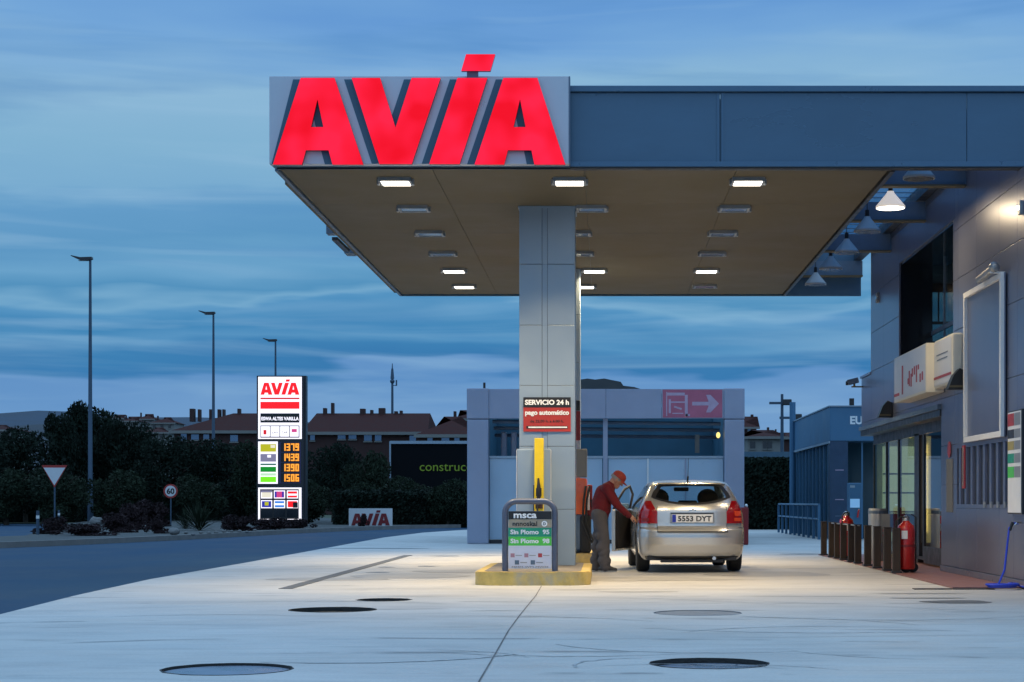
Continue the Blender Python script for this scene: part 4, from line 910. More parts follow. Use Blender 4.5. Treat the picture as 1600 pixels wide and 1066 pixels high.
# ------------------------------------------------------------------ person in red
def caps(mb, p, r1, q, r2, sy=1.0, seg=14):
    p, q = Vector(p), Vector(q); d = q-p; n = 6; pts, rs = [], []
    u = d.normalized() if d.length > 1e-6 else Vector((0, 0, 1))
    for k in range(n+1): a = math.pi/2*(1-k/n); pts.append(p-u*r1*math.sin(a)); rs.append(max(r1*math.cos(a), .0008))
    for k in range(n+1): a = math.pi/2*k/n; pts.append(q+u*r2*math.sin(a)); rs.append(max(r2*math.cos(a), .0008))
    t = MB(); t.tube(pts, rs, seg)
    cy = (p.y+q.y)/2
    for v in t.bm.verts: v.co.y = cy+(v.co.y-cy)*sy
    me = bpy.data.meshes.new('tmp'); bmesh.ops.recalc_face_normals(t.bm, faces=t.bm.faces); t.bm.to_mesh(me); t.bm.free(); mb.mesh(me)
def fuse(mb, name, m, parent, vox=.012, smooth=4):
    o = mb.build(name, m, parent)
    r = o.modifiers.new('r', 'REMESH'); r.mode = 'VOXEL'; r.voxel_size = vox
    s_ = o.modifiers.new('s', 'SMOOTH'); s_.factor = .5; s_.iterations = smooth
    me = bpy.data.meshes.new_from_object(o.evaluated_get(bpy.context.evaluated_depsgraph_get())); me.name = name; o.modifiers.clear(); o.data = me
    for p in me.polygons: p.use_smooth = True
    if not me.materials: me.materials.append(m)
    return o
M['skin'] = mat('skin', (.42, .20, .13), .55, var=.1, scale=12)
M['sweater'] = mat('dark red knit', (.125, .004, .009), .85, var=.2, scale=6, bump=.4, bscale=70)
M['trouser'] = mat('grey work cloth', (.085, .078, .082), .85, var=.2, scale=5, bump=.4, bscale=14)
M['capm'] = mat('orange red cap cloth', (.30, .03, .016), .7, var=.1)
M['hair'] = mat('grey hair', (.25, .24, .23), .8, var=.2)
M['shoe'] = mat('dark shoe', (.03, .03, .032), .5, var=.2)
per = thing('person', 'person in red sweater, cap and grey trousers bending to the car', 'person', (0.0, 29.42, 0))
hipR, hipL = (-.09, -.10, .93), (-.07, .11, .93); kneeR, kneeL = (-.01, -.12, .50), (-.09, .13, .50); ankR, ankL = (.0, -.12, .09), (-.15, .14, .09)
sh_R, sh_L = (.03, -.19, 1.37), (.05, .18, 1.36); elR, elL = (.20, -.21, 1.09), (.22, .16, 1.08); wrR, wrL = (.42, -.16, .90), (.40, .02, .93)
b = MB()
head = Vector((.20, -.01, 1.50))
Rh = Matrix.Rotation(R(38), 3, 'Y')          # head pitched down towards the hands (+X is forwards)
def hp_(x, y, z): return head+Rh @ Vector((x, y, z))
g = MB(); g.sphere(tuple(hp_(-.005, 0, .02)), .098, 24, (1.05, .80, 1.05)); tmp = bpy.data.meshes.new('t'); g.bm.to_mesh(tmp); b.mesh(tmp)
caps(b, hp_(.03, 0, -.05), .062, hp_(.055, 0, -.085), .042, .95)                # jaw and chin
caps(b, hp_(.075, 0, .045), .03, hp_(.085, 0, .0), .03, 1.6)                     # brow to cheeks
caps(b, hp_(.095, 0, .02), .010, hp_(.118, 0, -.018), .015, 1)                   # nose
caps(b, hp_(.088, -.022, -.052), .010, hp_(.088, .022, -.052), .010, 1)          # upper lip
caps(b, hp_(.084, -.018, -.066), .010, hp_(.084, .018, -.066), .010, 1)
for sy in (-1, 1): caps(b, hp_(-.01, sy*.078, .02), .014, hp_(-.005, sy*.085, -.025), .012, 1)   # ears
caps(b, hp_(-.04, 0, -.05), .058, (.08, 0, 1.38), .062, 1)                      # neck
caps(b, (.05, 0, 1.33), .10, (-.06, 0, 1.0), .11, 1.3); caps(b, (-.06, 0, 1.0), .11, (-.08, 0, .93), .12, 1.3)
for s_, e_, w_ in ((sh_R, elR, wrR), (sh_L, elL, wrL)):
    caps(b, (s_[0]-.01, s_[1]*.5, s_[2]), .06, s_, .055); caps(b, s_, .048, e_, .038); caps(b, e_, .038, w_, .025)
for h_, k_, a_ in ((hipR, kneeR, ankR), (hipL, kneeL, ankL)): caps(b, h_, .085, k_, .055); caps(b, k_, .055, a_, .038); caps(b, a_, .038, (a_[0]+.10, a_[1], .05), .03)
def hand(w_, fwd, down, side):
    w_ = Vector(w_); f = Vector(fwd).normalized(); dn = Vector(down).normalized(); sd = f.cross(dn).normalized()*side
    caps(b, w_, .024, w_+f*.05, .028, 1)
    for k, o_ in enumerate((-.03, -.010, .010, .03)):
        base = w_+f*.045+sd*o_; caps(b, w_+f*.02+sd*o_*.5, .016, base+f*.03, .0125)
        l = (.036, .041, .038, .030)[k]; m1 = base+f*(.03+l*.8)+dn*.010; m2 = m1+(f*.5+dn*.85).normalized()*l*.75; m3 = m2+(dn-f*.35).normalized()*l*.55
        caps(b, base+f*.03, .0095, m1, .009); caps(b, m1, .009, m2, .0082); caps(b, m2, .0082, m3, .0075)
    t0 = w_+f*.02-sd*.025; t1 = t0-sd*.03+f*.03+dn*.012; t2 = t1+f*.03+dn*.015; caps(b, t0, .014, t1, .011); caps(b, t1, .011, t2, .009)
hand(wrR, (.8, .0, -.45), (-.2, .5, -.8), 1); hand(wrL, (.8, -.1, -.5), (0, -.4, -.9), -1)
fuse(b, 'body', M['skin'], per, .0065, 3)
# clothes
s = MB()
caps(s, (.055, 0, 1.36), .115, (-.02, 0, 1.24), .150, 1.35); caps(s, (-.02, 0, 1.24), .150, (-.055, 0, 1.05), .155, 1.25); caps(s, (-.055, 0, 1.05), .155, (-.075, 0, .96), .150, 1.22)
caps(s, (-.03, 0, 1.30), .13, (-.09, 0, 1.12), .13, 1.3)
caps(s, (.075, 0, 1.41), .078, (.115, 0, 1.445), .066, 1.05)
for s_, e_, w_ in ((sh_R, elR, wrR), (sh_L, elL, wrL)):
    s0 = (s_[0]-.01, s_[1]*.55, s_[2]-.01); caps(s, s0, .10, s_, .086); caps(s, s_, .084, e_, .064); e2 = Vector(e_); caps(s, e_, .062, e2+(Vector(w_)-e2)*.92, .042)
    for f_ in (.35, .6, .85): q = e2+(Vector(w_)-e2)*f_; caps(s, q+Vector((0, 0, -.012)), .058-.016*f_, q+Vector((.012, 0, -.004)), .056-.016*f_)
for k in range(9): a = k*.7; caps(s, (-.06+.10*math.cos(a), .13*math.sin(a), 1.0+.02*math.sin(k*2.1)), .062, (-.05+.10*math.cos(a+.5), .13*math.sin(a+.5), 1.04), .06)
fuse(s, 'sweater', M['sweater'], per, .010, 4)
w_ = MB(); w_.lathe([(.138, 0), (.148, .0), (.148, .055), (.138, .055)], (-.078, 0, .925), 28)
for v in w_.bm.verts: v.co.y *= 1.22; v.co.z += (v.co.x+.078)*.10
w_.build('waistband', M['sweater'], per, True)
t = MB()
for i, (h_, k_, a_) in enumerate(((hipR, kneeR, ankR), (hipL, kneeL, ankL))):
    caps(t, h_, .128, k_, .092, 1.0); caps(t, k_, .094, (a_[0]-.005, a_[1], .13), .082); caps(t, (a_[0], a_[1], .12), .084, (a_[0]+.01, a_[1], .085), .088)
    for z, dx in ((.74, .02), (.60, -.02), (.40, -.03), (.30, .03), (.19, -.02), (.14, .03)):
        f = (z-a_[2])/(h_[2]-a_[2]); cx = a_[0]+(h_[0]-a_[0])*f; cy = a_[1]+(h_[1]-a_[1])*f; caps(t, (cx+dx*.5-.012, cy-.012, z), .086, (cx+dx*.5+.012, cy-.012, z+.04), .084)
caps(t, (-.09, -.06, .93), .14, (-.07, .06, .93), .14)
fuse(t, 'trousers', M['trouser'], per, .010, 3)
for a_ in (ankR, ankL):
    q = MB(); caps(q, (a_[0]-.06, a_[1], .055), .045, (a_[0]+.10, a_[1]-.005, .05), .046); caps(q, (a_[0]+.08, a_[1], .045), .045, (a_[0]+.17, a_[1]-.01, .038), .034); caps(q, (a_[0]-.02, a_[1], .08), .05, (a_[0]+.03, a_[1], .07), .05)
    for v in q.bm.verts: v.co.z = max(v.co.z, .004)
    sho = fuse(q, 'shoe', M['shoe'], per, .008, 2)
    MB().box(a_[0]-.10, a_[0]+.20, a_[1]-.048, a_[1]+.046, .002, .022, .008).build('sole', M['lamp_housing'], sho)
c = MB(); prof = [(.112, -.0), (.116, .03), (.106, .07), (.075, .10), (.03, .115), (.001, .117)]; c.lathe(prof, (0, 0, 0), 28)
for v in c.bm.verts: v.co = hp_(v.co.x*1.03-.005, v.co.y*.86, v.co.z+.045)
cp = c.build('cap', M['capm'], per, True)
pk = MB(); g0 = []
for j in range(7):
    for_ = []
    for i in range(13):
        a = R(-62+124*i/12); r_ = .11+.075*(j/6)*math.cos(a*.9); for_.append(hp_(r_*math.cos(a)*1.03, r_*math.sin(a)*.86, .05-.018*(j/6)**1.5-.02*(math.sin(a))**2*(j/6)))
    g0.append(for_)
top = [[pk.bm.verts.new(p) for p in r_] for r_ in g0]; bot = [[pk.bm.verts.new(p-Rh @ Vector((0, 0, .006))) for p in r_] for r_ in g0]
for j in range(6):
    for i in range(12): pk.bm.faces.new((top[j][i], top[j][i+1], top[j+1][i+1], top[j+1][i])); pk.bm.faces.new((bot[j][i], bot[j+1][i], bot[j+1][i+1], bot[j][i+1]))
for i in range(12): pk.bm.faces.new((top[6][i], top[6][i+1], bot[6][i+1], bot[6][i]))
pk.build('peak', M['capm'], cp, True)
hr = MB(); hr.lathe([(.098, 0), (.104, .02), (.106, .05), (.10, .05)], (0, 0, 0), 28)
for v in hr.bm.verts: v.co = hp_(v.co.x*1.05-.022, v.co.y*.82, v.co.z-.005+.0)
hr.build('hair', M['hair'], per, True)
for sy in (-1, 1): MB().sphere(tuple(hp_(.088, sy*.030, .022)), .010, 10).build('eye', M['black'], per, True)
fn = thing('fuel_nozzle', 'black fuel nozzle held in the hand at the car filler', 'fuel nozzle', (.475, 29.30, .86))
MB().tube([(-.02, -.02, .0), (.03, .02, .01), (.09, .08, .0)], [.022, .018, .010], 10).build('spout', M['black'], fn, True)
MB().tube([(-.02, -.02, -.01), (-.03, -.01, -.12), (-.03, .02, -.14)], .012, 8).build('handle', M['black'], fn, True)

# ------------------------------------------------------------------ car wash hall
WY = 48.8
M['wash'] = mat('blue grey wash hall sheet', (.29, .33, .44), .4, metal=.2, var=.07, scale=.7, bump=.04)
M['washpanel'] = mat('pale acrylic wash panel', (.34, .46, .58), .35, var=.06, scale=.6)
M['washin'] = mat('teal inside wall', (.018, .085, .14), .5, var=.15, scale=1)
wh = thing('car_wash', 'pale blue grey car wash hall with low acrylic panels behind the pumps', 'car wash', (0, WY, 0))
for x0, x1 in ((-3.75, -3.17), (3.26, 3.80)):
    MB().box(x0, x1, 0, .6, 0, 3.39, .03).build('pillar', M['wash'], wh); MB().box(x0-.01, x1+.01, -.01, .6, 3.405, 4.24, .03).build('pillar_head', M['wash'], wh)
q = MB(); xs_ = [-3.16, -1.2, .03, 1.55, 3.25]
for a, b in zip(xs_, xs_[1:]): q.box(a+.004, b-.004, .03, .12, 3.42, 4.22, .005)
q.build('fascia', M['wash'], wh)
MB().box(-3.7, 3.75, .13, 3.4, 4.0, 4.1).build('roof', M['steel_blue'], wh)
for x in (-3.7, 3.6): MB().box(x, x+.1, .6, 11, 0, 3.99).build('side_wall', M['washin'], wh)
MB().box(-3.6, 3.6, 10.9, 11, 0, 3.99).build('rear_wall', M['washin'], wh)
q = MB()
for a, b in ((-3.16, -1.3), (-1.28, -.06), (.09, 1.17), (1.19, 2.2), (2.22, 3.25)): q.box(a+.01, b-.01, .25, .28, .12, 2.33)
q.build('panel', M['washpanel'], wh)
MB().box(-3.16, 3.25, .22, .31, 2.335, 2.40, .005).build('panel_rail', M['panel'], wh)
for x in (-1.29, 1.18, 2.21): MB().box(x-.018, x+.018, .22, .30, .12, 2.33).build('panel_post', M['white_paint'] if x < 2 else M['wash'], wh)
MB().box(-.05, .08, .2, .33, 0, 3.42, .01).build('post', M['wash'], wh)
MB().box(-3.16, 3.25, .24, .32, 0, .11).build('base_rail', M['dark_frame'], wh)
for k, z in enumerate((3.36, 3.2, 3.02)): MB().tube([(-3.1, .7+k*.5, z), (3.2, .7+k*.5, z-.06)], .05, 10).build('pipe', M['steel_blue'], wh)
for x in (-2.9, -2.62): MB().box(x, x+.16, 1.2, 1.5, 1.5, 3.1, .03).build('brush_arm', M['wash'], wh)
MB().box(2.5, 2.62, .8, .95, 2.5, 3.0).build('lamp_box', M['palewall'], wh)
wl_ = MB().sphere((3.12, .5, 2.98), .06, 10, (1, 1, 1.4)).build('indicator', mat('lit yellow lamp', (.8, .6, .1), .4, var=0, emit=(1, .8, .25), es=1.2), wh)
MB().box(-3.32, -3.26, .1, .2, 4.24, 4.4).build('roof_vent', M['black'], wh)
ar = thing('arrow_sign', 'faded pink sign with a machine pictogram and white arrow on the car wash fascia', 'sign', (1.58, WY+.02, 3.44))
M['fadepink'] = mat('faded pink vinyl', (.40, .11, .18), .5, var=.12, scale=2); M['palepink'] = mat('pale pink pictogram', (.42, .32, .44), .5, var=.1)
MB().box(0, 1.62, 0, .008, 0, .76).build('plate', M['fadepink'], ar)
q = MB(); q.box(.09, .12, -.006, -.001, .04, .70); q.box(.60, .68, -.006, -.001, .04, .62); q.box(.12, .60, -.006, -.001, .60, .68); q.box(.16, .22, -.006, -.001, .12, .5); q.box(.22, .6, -.006, -.001, .40, .44); q.box(.26, .56, -.006, -.001, .10, .13); q.box(.62, .74, -.006, -.001, .04, .10)
q.box(.30, .52, -.006, -.001, .24, .29, 0, Matrix.Rotation(R(18), 3, 'Y')); q.build('pictogram', M['palepink'], ar)
MB().prism([(.80, -.006, .33), (1.25, -.006, .33), (1.18, -.006, .14), (1.30, -.006, .14), (1.53, -.006, .38), (1.30, -.006, .62), (1.18, -.006, .62), (1.25, -.006, .43), (.80, -.006, .43)], (0, .005, 0)).build('arrow', M['palepink'], ar)
rc = thing('service_cabinet', 'narrow dark red cabinet behind the silver car at the car wash pillar', 'cabinet', (3.78, 47.6, 0)); MB().box(-.25, .04, 0, .3, .0, 1.0, .04).build('body', M['dark_red'], rc); MB().sphere((-.02, .1, 1.04), .05, 10).build('knob', M['chrome'], rc)

# ------------------------------------------------------------------ glass showroom on the right
bd = thing('showroom', 'dark blue glass fronted showroom with a flat fascia beyond the shop', 'building', (0, 0, 0))
M['srfascia'] = mat('deep blue fascia', (.055, .15, .26), .4, metal=.2, var=.08, scale=.6); M['srglass'] = mat('dark teal glazing', (.012, .045, .065), .12, var=.2, scale=.5)
X0, Y0_, Y1_ = 6.86, 54.6, 65.2
MB().box(X0, 13, Y0_, Y1_, 3.0, 4.04, .02).build('fascia', M['srfascia'], bd); MB().box(X0-.04, 13, Y0_-.05, Y1_, 4.045, 4.08).build('roof_edge', M['panel'], bd)
MB().box(X0+.1, 13, Y0_+1.6, Y1_-.1, 0, 2.99).build('glazing', M['srglass'], bd); MB().box(X0, X0+.55, Y0_, Y0_+.5, 0, 2.99, .01).build('corner_pier', mat('night blue panel', (.02, .05, .10), .4, var=.1), bd)
MB().box(X0-.03, X0+.0, Y0_, Y1_, 2.93, 2.995).build('trim', M['panel'], bd)
for k in range(10): MB().box(X0+.04, X0+.099, Y0_+.9+k*1.02, Y0_+.97+k*1.02, 0, 2.92).build('mullion', M['srfascia'], bd)
MB().box(X0+1.0, X0+1.05, Y0_+.3, Y0_+.35, 0, 2.99).build('mullion', M['srfascia'], bd)
for z in (2.1, 1.2, .7): MB().box(X0+.16, X0+.42, Y0_-.012, Y0_-.004, z, z+.025).build('plate', M['palepink'] if z != .7 else M['steel_blue'], bd)
MB().mesh(text('EU', X0+.80, Y0_-.012, 3.52, .33, 'front', None, .01, .012)).build('lettering', M['pale_txt'], bd)
MB().box(X0+.60, X0+.74, Y0_+.02, Y0_+.1, 4.08, 4.3).build('roof_vent', M['black'], bd)
rl = thing('handrail', 'blue steel railing beside the showroom', 'railing', (6.5, 54.4, 0)); ry = 12.6
for z in (1.06, .62): MB().tube([(0, 0, z), (0, ry, z)], .03, 8).build('rail', M['srfascia'], rl)
for k in range(10): MB().box(-.04, .04, k*ry/9-.04, k*ry/9+.04, 0, 1.05).build('post', M['srfascia'], rl)
for y, h_, lb in ((64.9, 4.75, 'slim dark blue pole at the far end of the showroom'),): q = MB().tube([(6.80, y, 0), (6.80, y, h_)], .11, 12).build('pole', M['srfascia']); tag(q, lb, 'pole')
ks = thing('payment_terminal', 'tall dark blue terminal with a pale screen beyond the grey bin', 'terminal', (6.28, 45, 0)); MB().box(-.15, .17, 0, .35, 0, 1.62, .02).build('cabinet', M['srfascia'], ks); MB().box(-.12, .12, -.01, -.002, 1.0, 1.22).build('screen', mat('pale screen', (.3, .5, .7), .2, var=0, emit=(.2, .45, .75), es=.35), ks); MB().box(-.12, .0, -.01, -.002, 1.50, 1.56).build('header', M['panel'], ks)
MB().tube([(.1, -.02, .95), (.06, -.05, .75)], .025, 8).build('handset', M['extinguisher'], ks)

# ------------------------------------------------------------------ street furniture
def street_lamp(px, ytop, label):
    s = (VY-ytop)/(14-CH); Y = F/s; x = (px-VX)/s
    t = thing('street_lamp', label, 'street lamp', (x, Y, 0), 0, 'tall lamp posts along the road')
    MB().tube([(0, 0, 0), (0, 0, 1.4), (0, 0, 1.45), (0, 0, 13.9)], [.16, .15, .13, .065], 12).build('post', M['galv'], t, True)
    q = MB(); prof = [(.12, 0), (.10, .12), (-.5, .10), (-.95, .20), (-1.0, .17), (-.55, -.04), (-.1, -.07)]
    q.prism([(a, -.15, 13.82+b) for a, b in prof], (0, .30, 0)); q.build('lamp_head', M['dark_frame'], t)
    MB().box(-.6, -.15, -.11, .11, 13.74, 13.755).build('lens', M['lamp_off'], t)
street_lamp(141, 400, 'tallest looking lamp post, beside the yield sign'); street_lamp(333.5, 486, 'lamp post rising behind the spiky plant'); street_lamp(430.5, 529, 'lamp post whose top shows above the price totem')
def yagi(px, ytop, ybase, Y, label, arms):
    t = thing('utility_pole', label, 'pole', (P(px, 0, Y).x, Y, 0)); h_ = P(0, ytop, Y).z
    MB().tube([(0, 0, 0), (0, 0, h_)], [.13, .08], 8).build('post', M['galv'], t)
    for (dx0, dx1, py) in arms: z = P(0, py, Y).z; MB().box(dx0*Y/F, dx1*Y/F, -.06, .06, z-.07, z+.07).build('arm', M['galv'], t)
    for (dx0, dx1, py) in arms: z = P(0, py, Y).z; MB().box(min(dx1, dx0+999)*Y/F-.3, dx1*Y/F+.25, -.2, .2, z-.12, z+.22, .05).build('lamp_head', M['dark_frame'], t)
yagi(1222, 616, 800, 105, 'far lamp pole with two cross arms beside the showroom pole', ((-20, 8, 630), (-4, 24, 653)))
ms = thing('radio_mast', 'thin radio mast with antennas rising behind the brown roofs', 'mast', (P(613, 0, 260).x, 260, 0)); h_ = P(0, 568, 260).z
MB().tube([(0, 0, 0), (0, 0, P(0, 590, 260).z), (0, 0, h_)], [.25, .16, .05], 8).build('mast', M['galv'], ms); MB().tube([(0, 0, P(0, 592, 260).z), (0, 0, P(0, 576, 260).z)], [.28, .15], 8).build('antenna', M['galv'], ms)
MB().box(.5, .7, -.1, .1, P(0, 602, 260).z, P(0, 594, 260).z).box(0, .7, -.05, .05, P(0, 602, 260).z-.1, P(0, 602, 260).z).build('dish_arm', M['galv'], ms); MB().sphere((0, 0, P(0, 596, 260).z), .35, 10).build('antenna', M['galv'], ms)
# yield sign
M['signwhite'] = mat('reflective white', (.62, .64, .66), .35, var=.03)
ys = thing('yield_sign', 'white downward triangle yield sign with thin red rim on a grey post', 'road sign', (P(85, 0, 72).x, 72, .1)); s_ = 72/F
MB().tube([(0, .04, 0), (0, .04, 2.2)], .035, 10).build('post', M['galv'], ys)
zt = P(0, 727, 72).z-.1; zb = P(0, 762, 72).z-.1; hw = 20*s_
MB().prism([(-hw, 0, zt), (hw, 0, zt), (0, 0, zb)], (0, .02, 0)).build('plate', M['signred'], ys); MB().prism([(-hw*.85, -.008, zt-.10), (hw*.85, -.008, zt-.10), (0, -.008, zb+.09)], (0, .007, 0)).build('face', M['signwhite'], ys)
Y6 = 78; s6 = thing('speed_sign', 'round speed limit sign reading 60 with a red rim', 'road sign', (P(266.5, 0, Y6).x, Y6, .1)); zc = P(0, 767.5, Y6).z-.1
MB().tube([(0, .05, 0), (0, .05, zc)], .03, 10).build('post', M['galv'], s6); MB().lathe([(.001, 0), (.31, 0), (.31, .02), (.001, .02)], (0, 0, zc), 32, 'y').build('plate', M['signred'], s6); MB().lathe([(.001, -.008), (.235, -.008), (.235, -.001), (.001, -.001)], (0, 0, zc), 32, 'y').build('face', M['signwhite'], s6)
MB().mesh(text('60', 0, -.011, zc-.115, .33, 'front', .34, .004, .012)).build('lettering', M['black'], s6)
for px, py0, py1, Y, lb in ((59, 798, 840, 56, 'thin blue grey marker post beside the kerb end'), (92, 797, 822, 84, 'short marker post just behind the yield sign')):
    a = P(px, py0, Y); q = thing('marker_post', lb, 'marker post', (a.x, Y, 0)); MB().tube([(0, 0, 0), (0, 0, a.z)], .05, 10).build('post', M['galv'], q); MB().tube([(0, 0, a.z-.25), (0, 0, a.z-.15)], .052, 10).build('band', M['white_paint'], q)

# ------------------------------------------------------------------ price totem
TY = 73.0; ts = TY/F
tt = thing('price_totem', 'tall glowing white price totem with orange digits in a dark frame', 'price sign', (P(437, 0, TY).x, TY, 0))
def T(px, py): p = P(px, py, TY); return p.x-tt.location.x, p.z
M['lit_white'] = mat('lit white panel', (.8, .8, .8), .4, var=0, emit=(1.0, .90, .95), es=1.05)
M['lit_red'] = mat('lit red panel', (.6, .01, .01), .4, var=0, emit=(1, .005, .01), es=.95); M['lit_dred'] = mat('lit deep red line', (.5, .01, .01), .4, var=0, emit=(.7, .005, .01), es=.8)
M['lit_digit'] = mat('lit orange digits', (.8, .3, .02), .4, var=0, emit=(1, .34, .03), es=1.1)
def lit(n, r, g, b, s_=1): c = srgb(r, g, b); return mat(n, (c[0]*.6, c[1]*.6, c[2]*.6), .4, var=0, emit=c[:3], es=s_)
M['l_yel'] = lit('lit ochre field', 178, 172, 20); M['l_gry'] = lit('lit grey field', 120, 115, 140); M['l_grn'] = lit('lit green field', 8, 130, 30); M['l_lim'] = lit('lit lime field', 120, 225, 20); M['l_dgn'] = lit('lit dark green field', 30, 95, 75); M['l_pgr'] = lit('lit pale green field', 185, 215, 175)
M['l_blue'] = lit('lit blue logo', 40, 40, 150); M['l_sky'] = lit('lit sky blue logo', 50, 120, 200); M['l_crm'] = lit('lit cream logo', 225, 215, 190); M['l_pnk'] = lit('lit pink logo', 200, 60, 120)
def TB(name, x0, x1, y0, y1, d0, m, th=.01, parent=tt):
    a, b = T(x0, y1), T(x1, y0); return MB().box(a[0], b[0], -d0-th, -d0, a[1], b[1]).build(name, m, parent)
a, b = T(401, 826), T(474, 587); a = (a[0], 0.0)
MB().box(a[0], b[0]+.02, 0, .5, a[1], b[1], .02).build('frame', M['dark_frame'], tt); MB().box(b[0]+.021, b[0]+.10, .08, .45, 0, b[1]).build('frame_side', M['dark_frame'], tt)
TB('panel', 403.5, 471.5, 589, 686, .001, M['lit_white']); TB('panel', 403.5, 434, 690, 756, .001, M['lit_white']); TB('panel', 403.5, 471, 762, 812, .001, M['lit_white']); p_ = TB('display', 435.5, 470, 691, 755.5, .001, mat('violet display surround', (.05, .04, .12), .4, var=0))
q = MB(); x0, z0 = T(407, 617); x1, zt_ = T(468, 593); avia(q, x0, x1, z0, zt_, -.02, .006); q.build('lettering', M['lit_red'], tt)
TB('stripe', 407, 468, 621.5, 624, .012, M['lit_dred']); TB('stripe', 407, 468, 628, 639, .012, M['lit_red']); TB('strip', 407, 468, 646, 660.5, .012, M['black']); TB('strip', 407, 468, 665, 684, .012, M['black'])
xa, za = T(437.5, 656.8); MB().mesh(text('ESWA ALTES VARILLA', xa, -.028, za, .19, 'front', 1.52, .005, .006)).build('lettering', M['lit_white'], tt)
for k in range(4):
    c_ = TB('cell', 408+15*k, 421.8+15*k, 666.2, 682.5, .023, M['lit_white'])
    if k == 0: TB('icon', 412, 416.5, 672, 679, .034, M['lit_dred'], parent=tt)
    elif k == 3: TB('icon', 456, 464, 670.5, 675.5, .034, M['l_pnk'])
    else: xa, za = T(415+15*k, 677.5); MB().mesh(text('LAV' if k == 1 else 'CAR', xa, -.038, za, .12, 'front', .24, .004)).build('icon', M['dark_frame'], tt)
for (y0, y1, m_) in ((694, 706, 'l_yel'), (709.5, 721.5, 'l_gry'), (724.5, 727, 'l_dgn'), (729.5, 737.5, 'l_grn'), (739.5, 743.5, 'l_pgr'), (745, 753.5, 'l_lim')): TB('field', 407, 431.5, y0, y1, .012, M[m_])
TB('highlight', 423, 430, 695.5, 700, .023, M['l_crm']); TB('highlight', 418, 423.5, 711, 715, .023, M['lit_white'])
SEG = {'0': 'abcdef', '1': 'bc', '3': 'abgcd', '4': 'fgbc', '5': 'afgcd', '6': 'afgedc', '7': 'abc', '9': 'abcdfg'}
def digits(sx, yt, yb, st):
    for i, ch in enumerate(st):
        q = MB(); x0 = 441+6.9*i; x1 = x0+5.6; (ax, az), (bx, bz) = T(x0, yb), T(x1, yt); mz_ = (az+bz)/2; t_ = .055
        sg_ = {'a': (ax, bx, bz-t_, bz), 'g': (ax, bx, mz_-t_/2, mz_+t_/2), 'd': (ax, bx, az, az+t_), 'b': (bx-t_, bx, mz_, bz), 'c': (bx-t_, bx, az, mz_), 'f': (ax, ax+t_, mz_, bz), 'e': (ax, ax+t_, az, mz_)}
        for s_ in SEG[ch]: u = sg_[s_]; q.box(u[0], u[1], -.032-.002*'abcdefg'.index(s_), -.024, u[2], u[3])
        q.build('digit', M['lit_digit'], p_)
for (yt, yb, st) in ((693, 704.5, '1379'), (709, 720.5, '1439'), (725, 736.5, '1390'), (741, 752.5, '1506')): TB('display_row', 439, 468, yt-1.5, yb+1.5, .012, M['black']); digits(0, yt, yb, st)
TB('logo_field', 406.5, 467, 764.5, 811, .012, M['black'])
lg = [['l_crm', 'l_pnk', 'lit_red'], ['l_blue', 'l_sky', 'lit_red']]
for r_ in range(3):
    for k in range(3):
        x0 = 408+20.2*k; y0 = 766.5+15.2*r_
        if r_ < 2: TB('logo', x0, x0+17.5, y0, y0+12.5, .023, M['lit_white']); TB('logo_mark', x0+1.5, x0+16, y0+1.5, y0+11, .034, M[lg[r_][k]])
        else: TB('logo', x0, x0+17.5, y0, y0+11, .023, M['window_dark'])
TB('logo_mark', 408, 425.5, 766.5, 769.5, .045, M['l_gry']); TB('logo_mark', 414, 420, 784.5, 790, .045, M['l_yel']); TB('logo_mark', 450, 464, 771.5, 774.5, .045, M['lit_white']); TB('logo_mark', 429, 444, 786.5, 789.5, .045, M['lit_white']); TB('logo_mark', 458, 465.5, 785, 793.5, .045, M['black'])
TB('logo_mark', 429.6, 432.5, 768, 777.5, .045, M['l_blue']); TB('logo_mark', 441, 444, 768, 777.5, .045, M['l_blue'])
# low name board
nbd = thing('name_board', 'low white board with dark red lettering beside the kerb', 'sign', (P(579, 0, 76).x, 76, .05)); k_ = 76/F
MB().box(-34*k_, 34*k_, 0, .06, .0, 30*k_).build('board', M['signwhite'], nbd); q = MB(); avia(q, -30*k_, 30*k_, 3.5*k_, 27*k_, -.02, .018); q.build('lettering', M['dark_red'], nbd)
for sx in (-1, 1): MB().box(sx*.6-.03, sx*.6+.03, .07, .12, -.05, .7).build('leg', M['galv'], nbd)

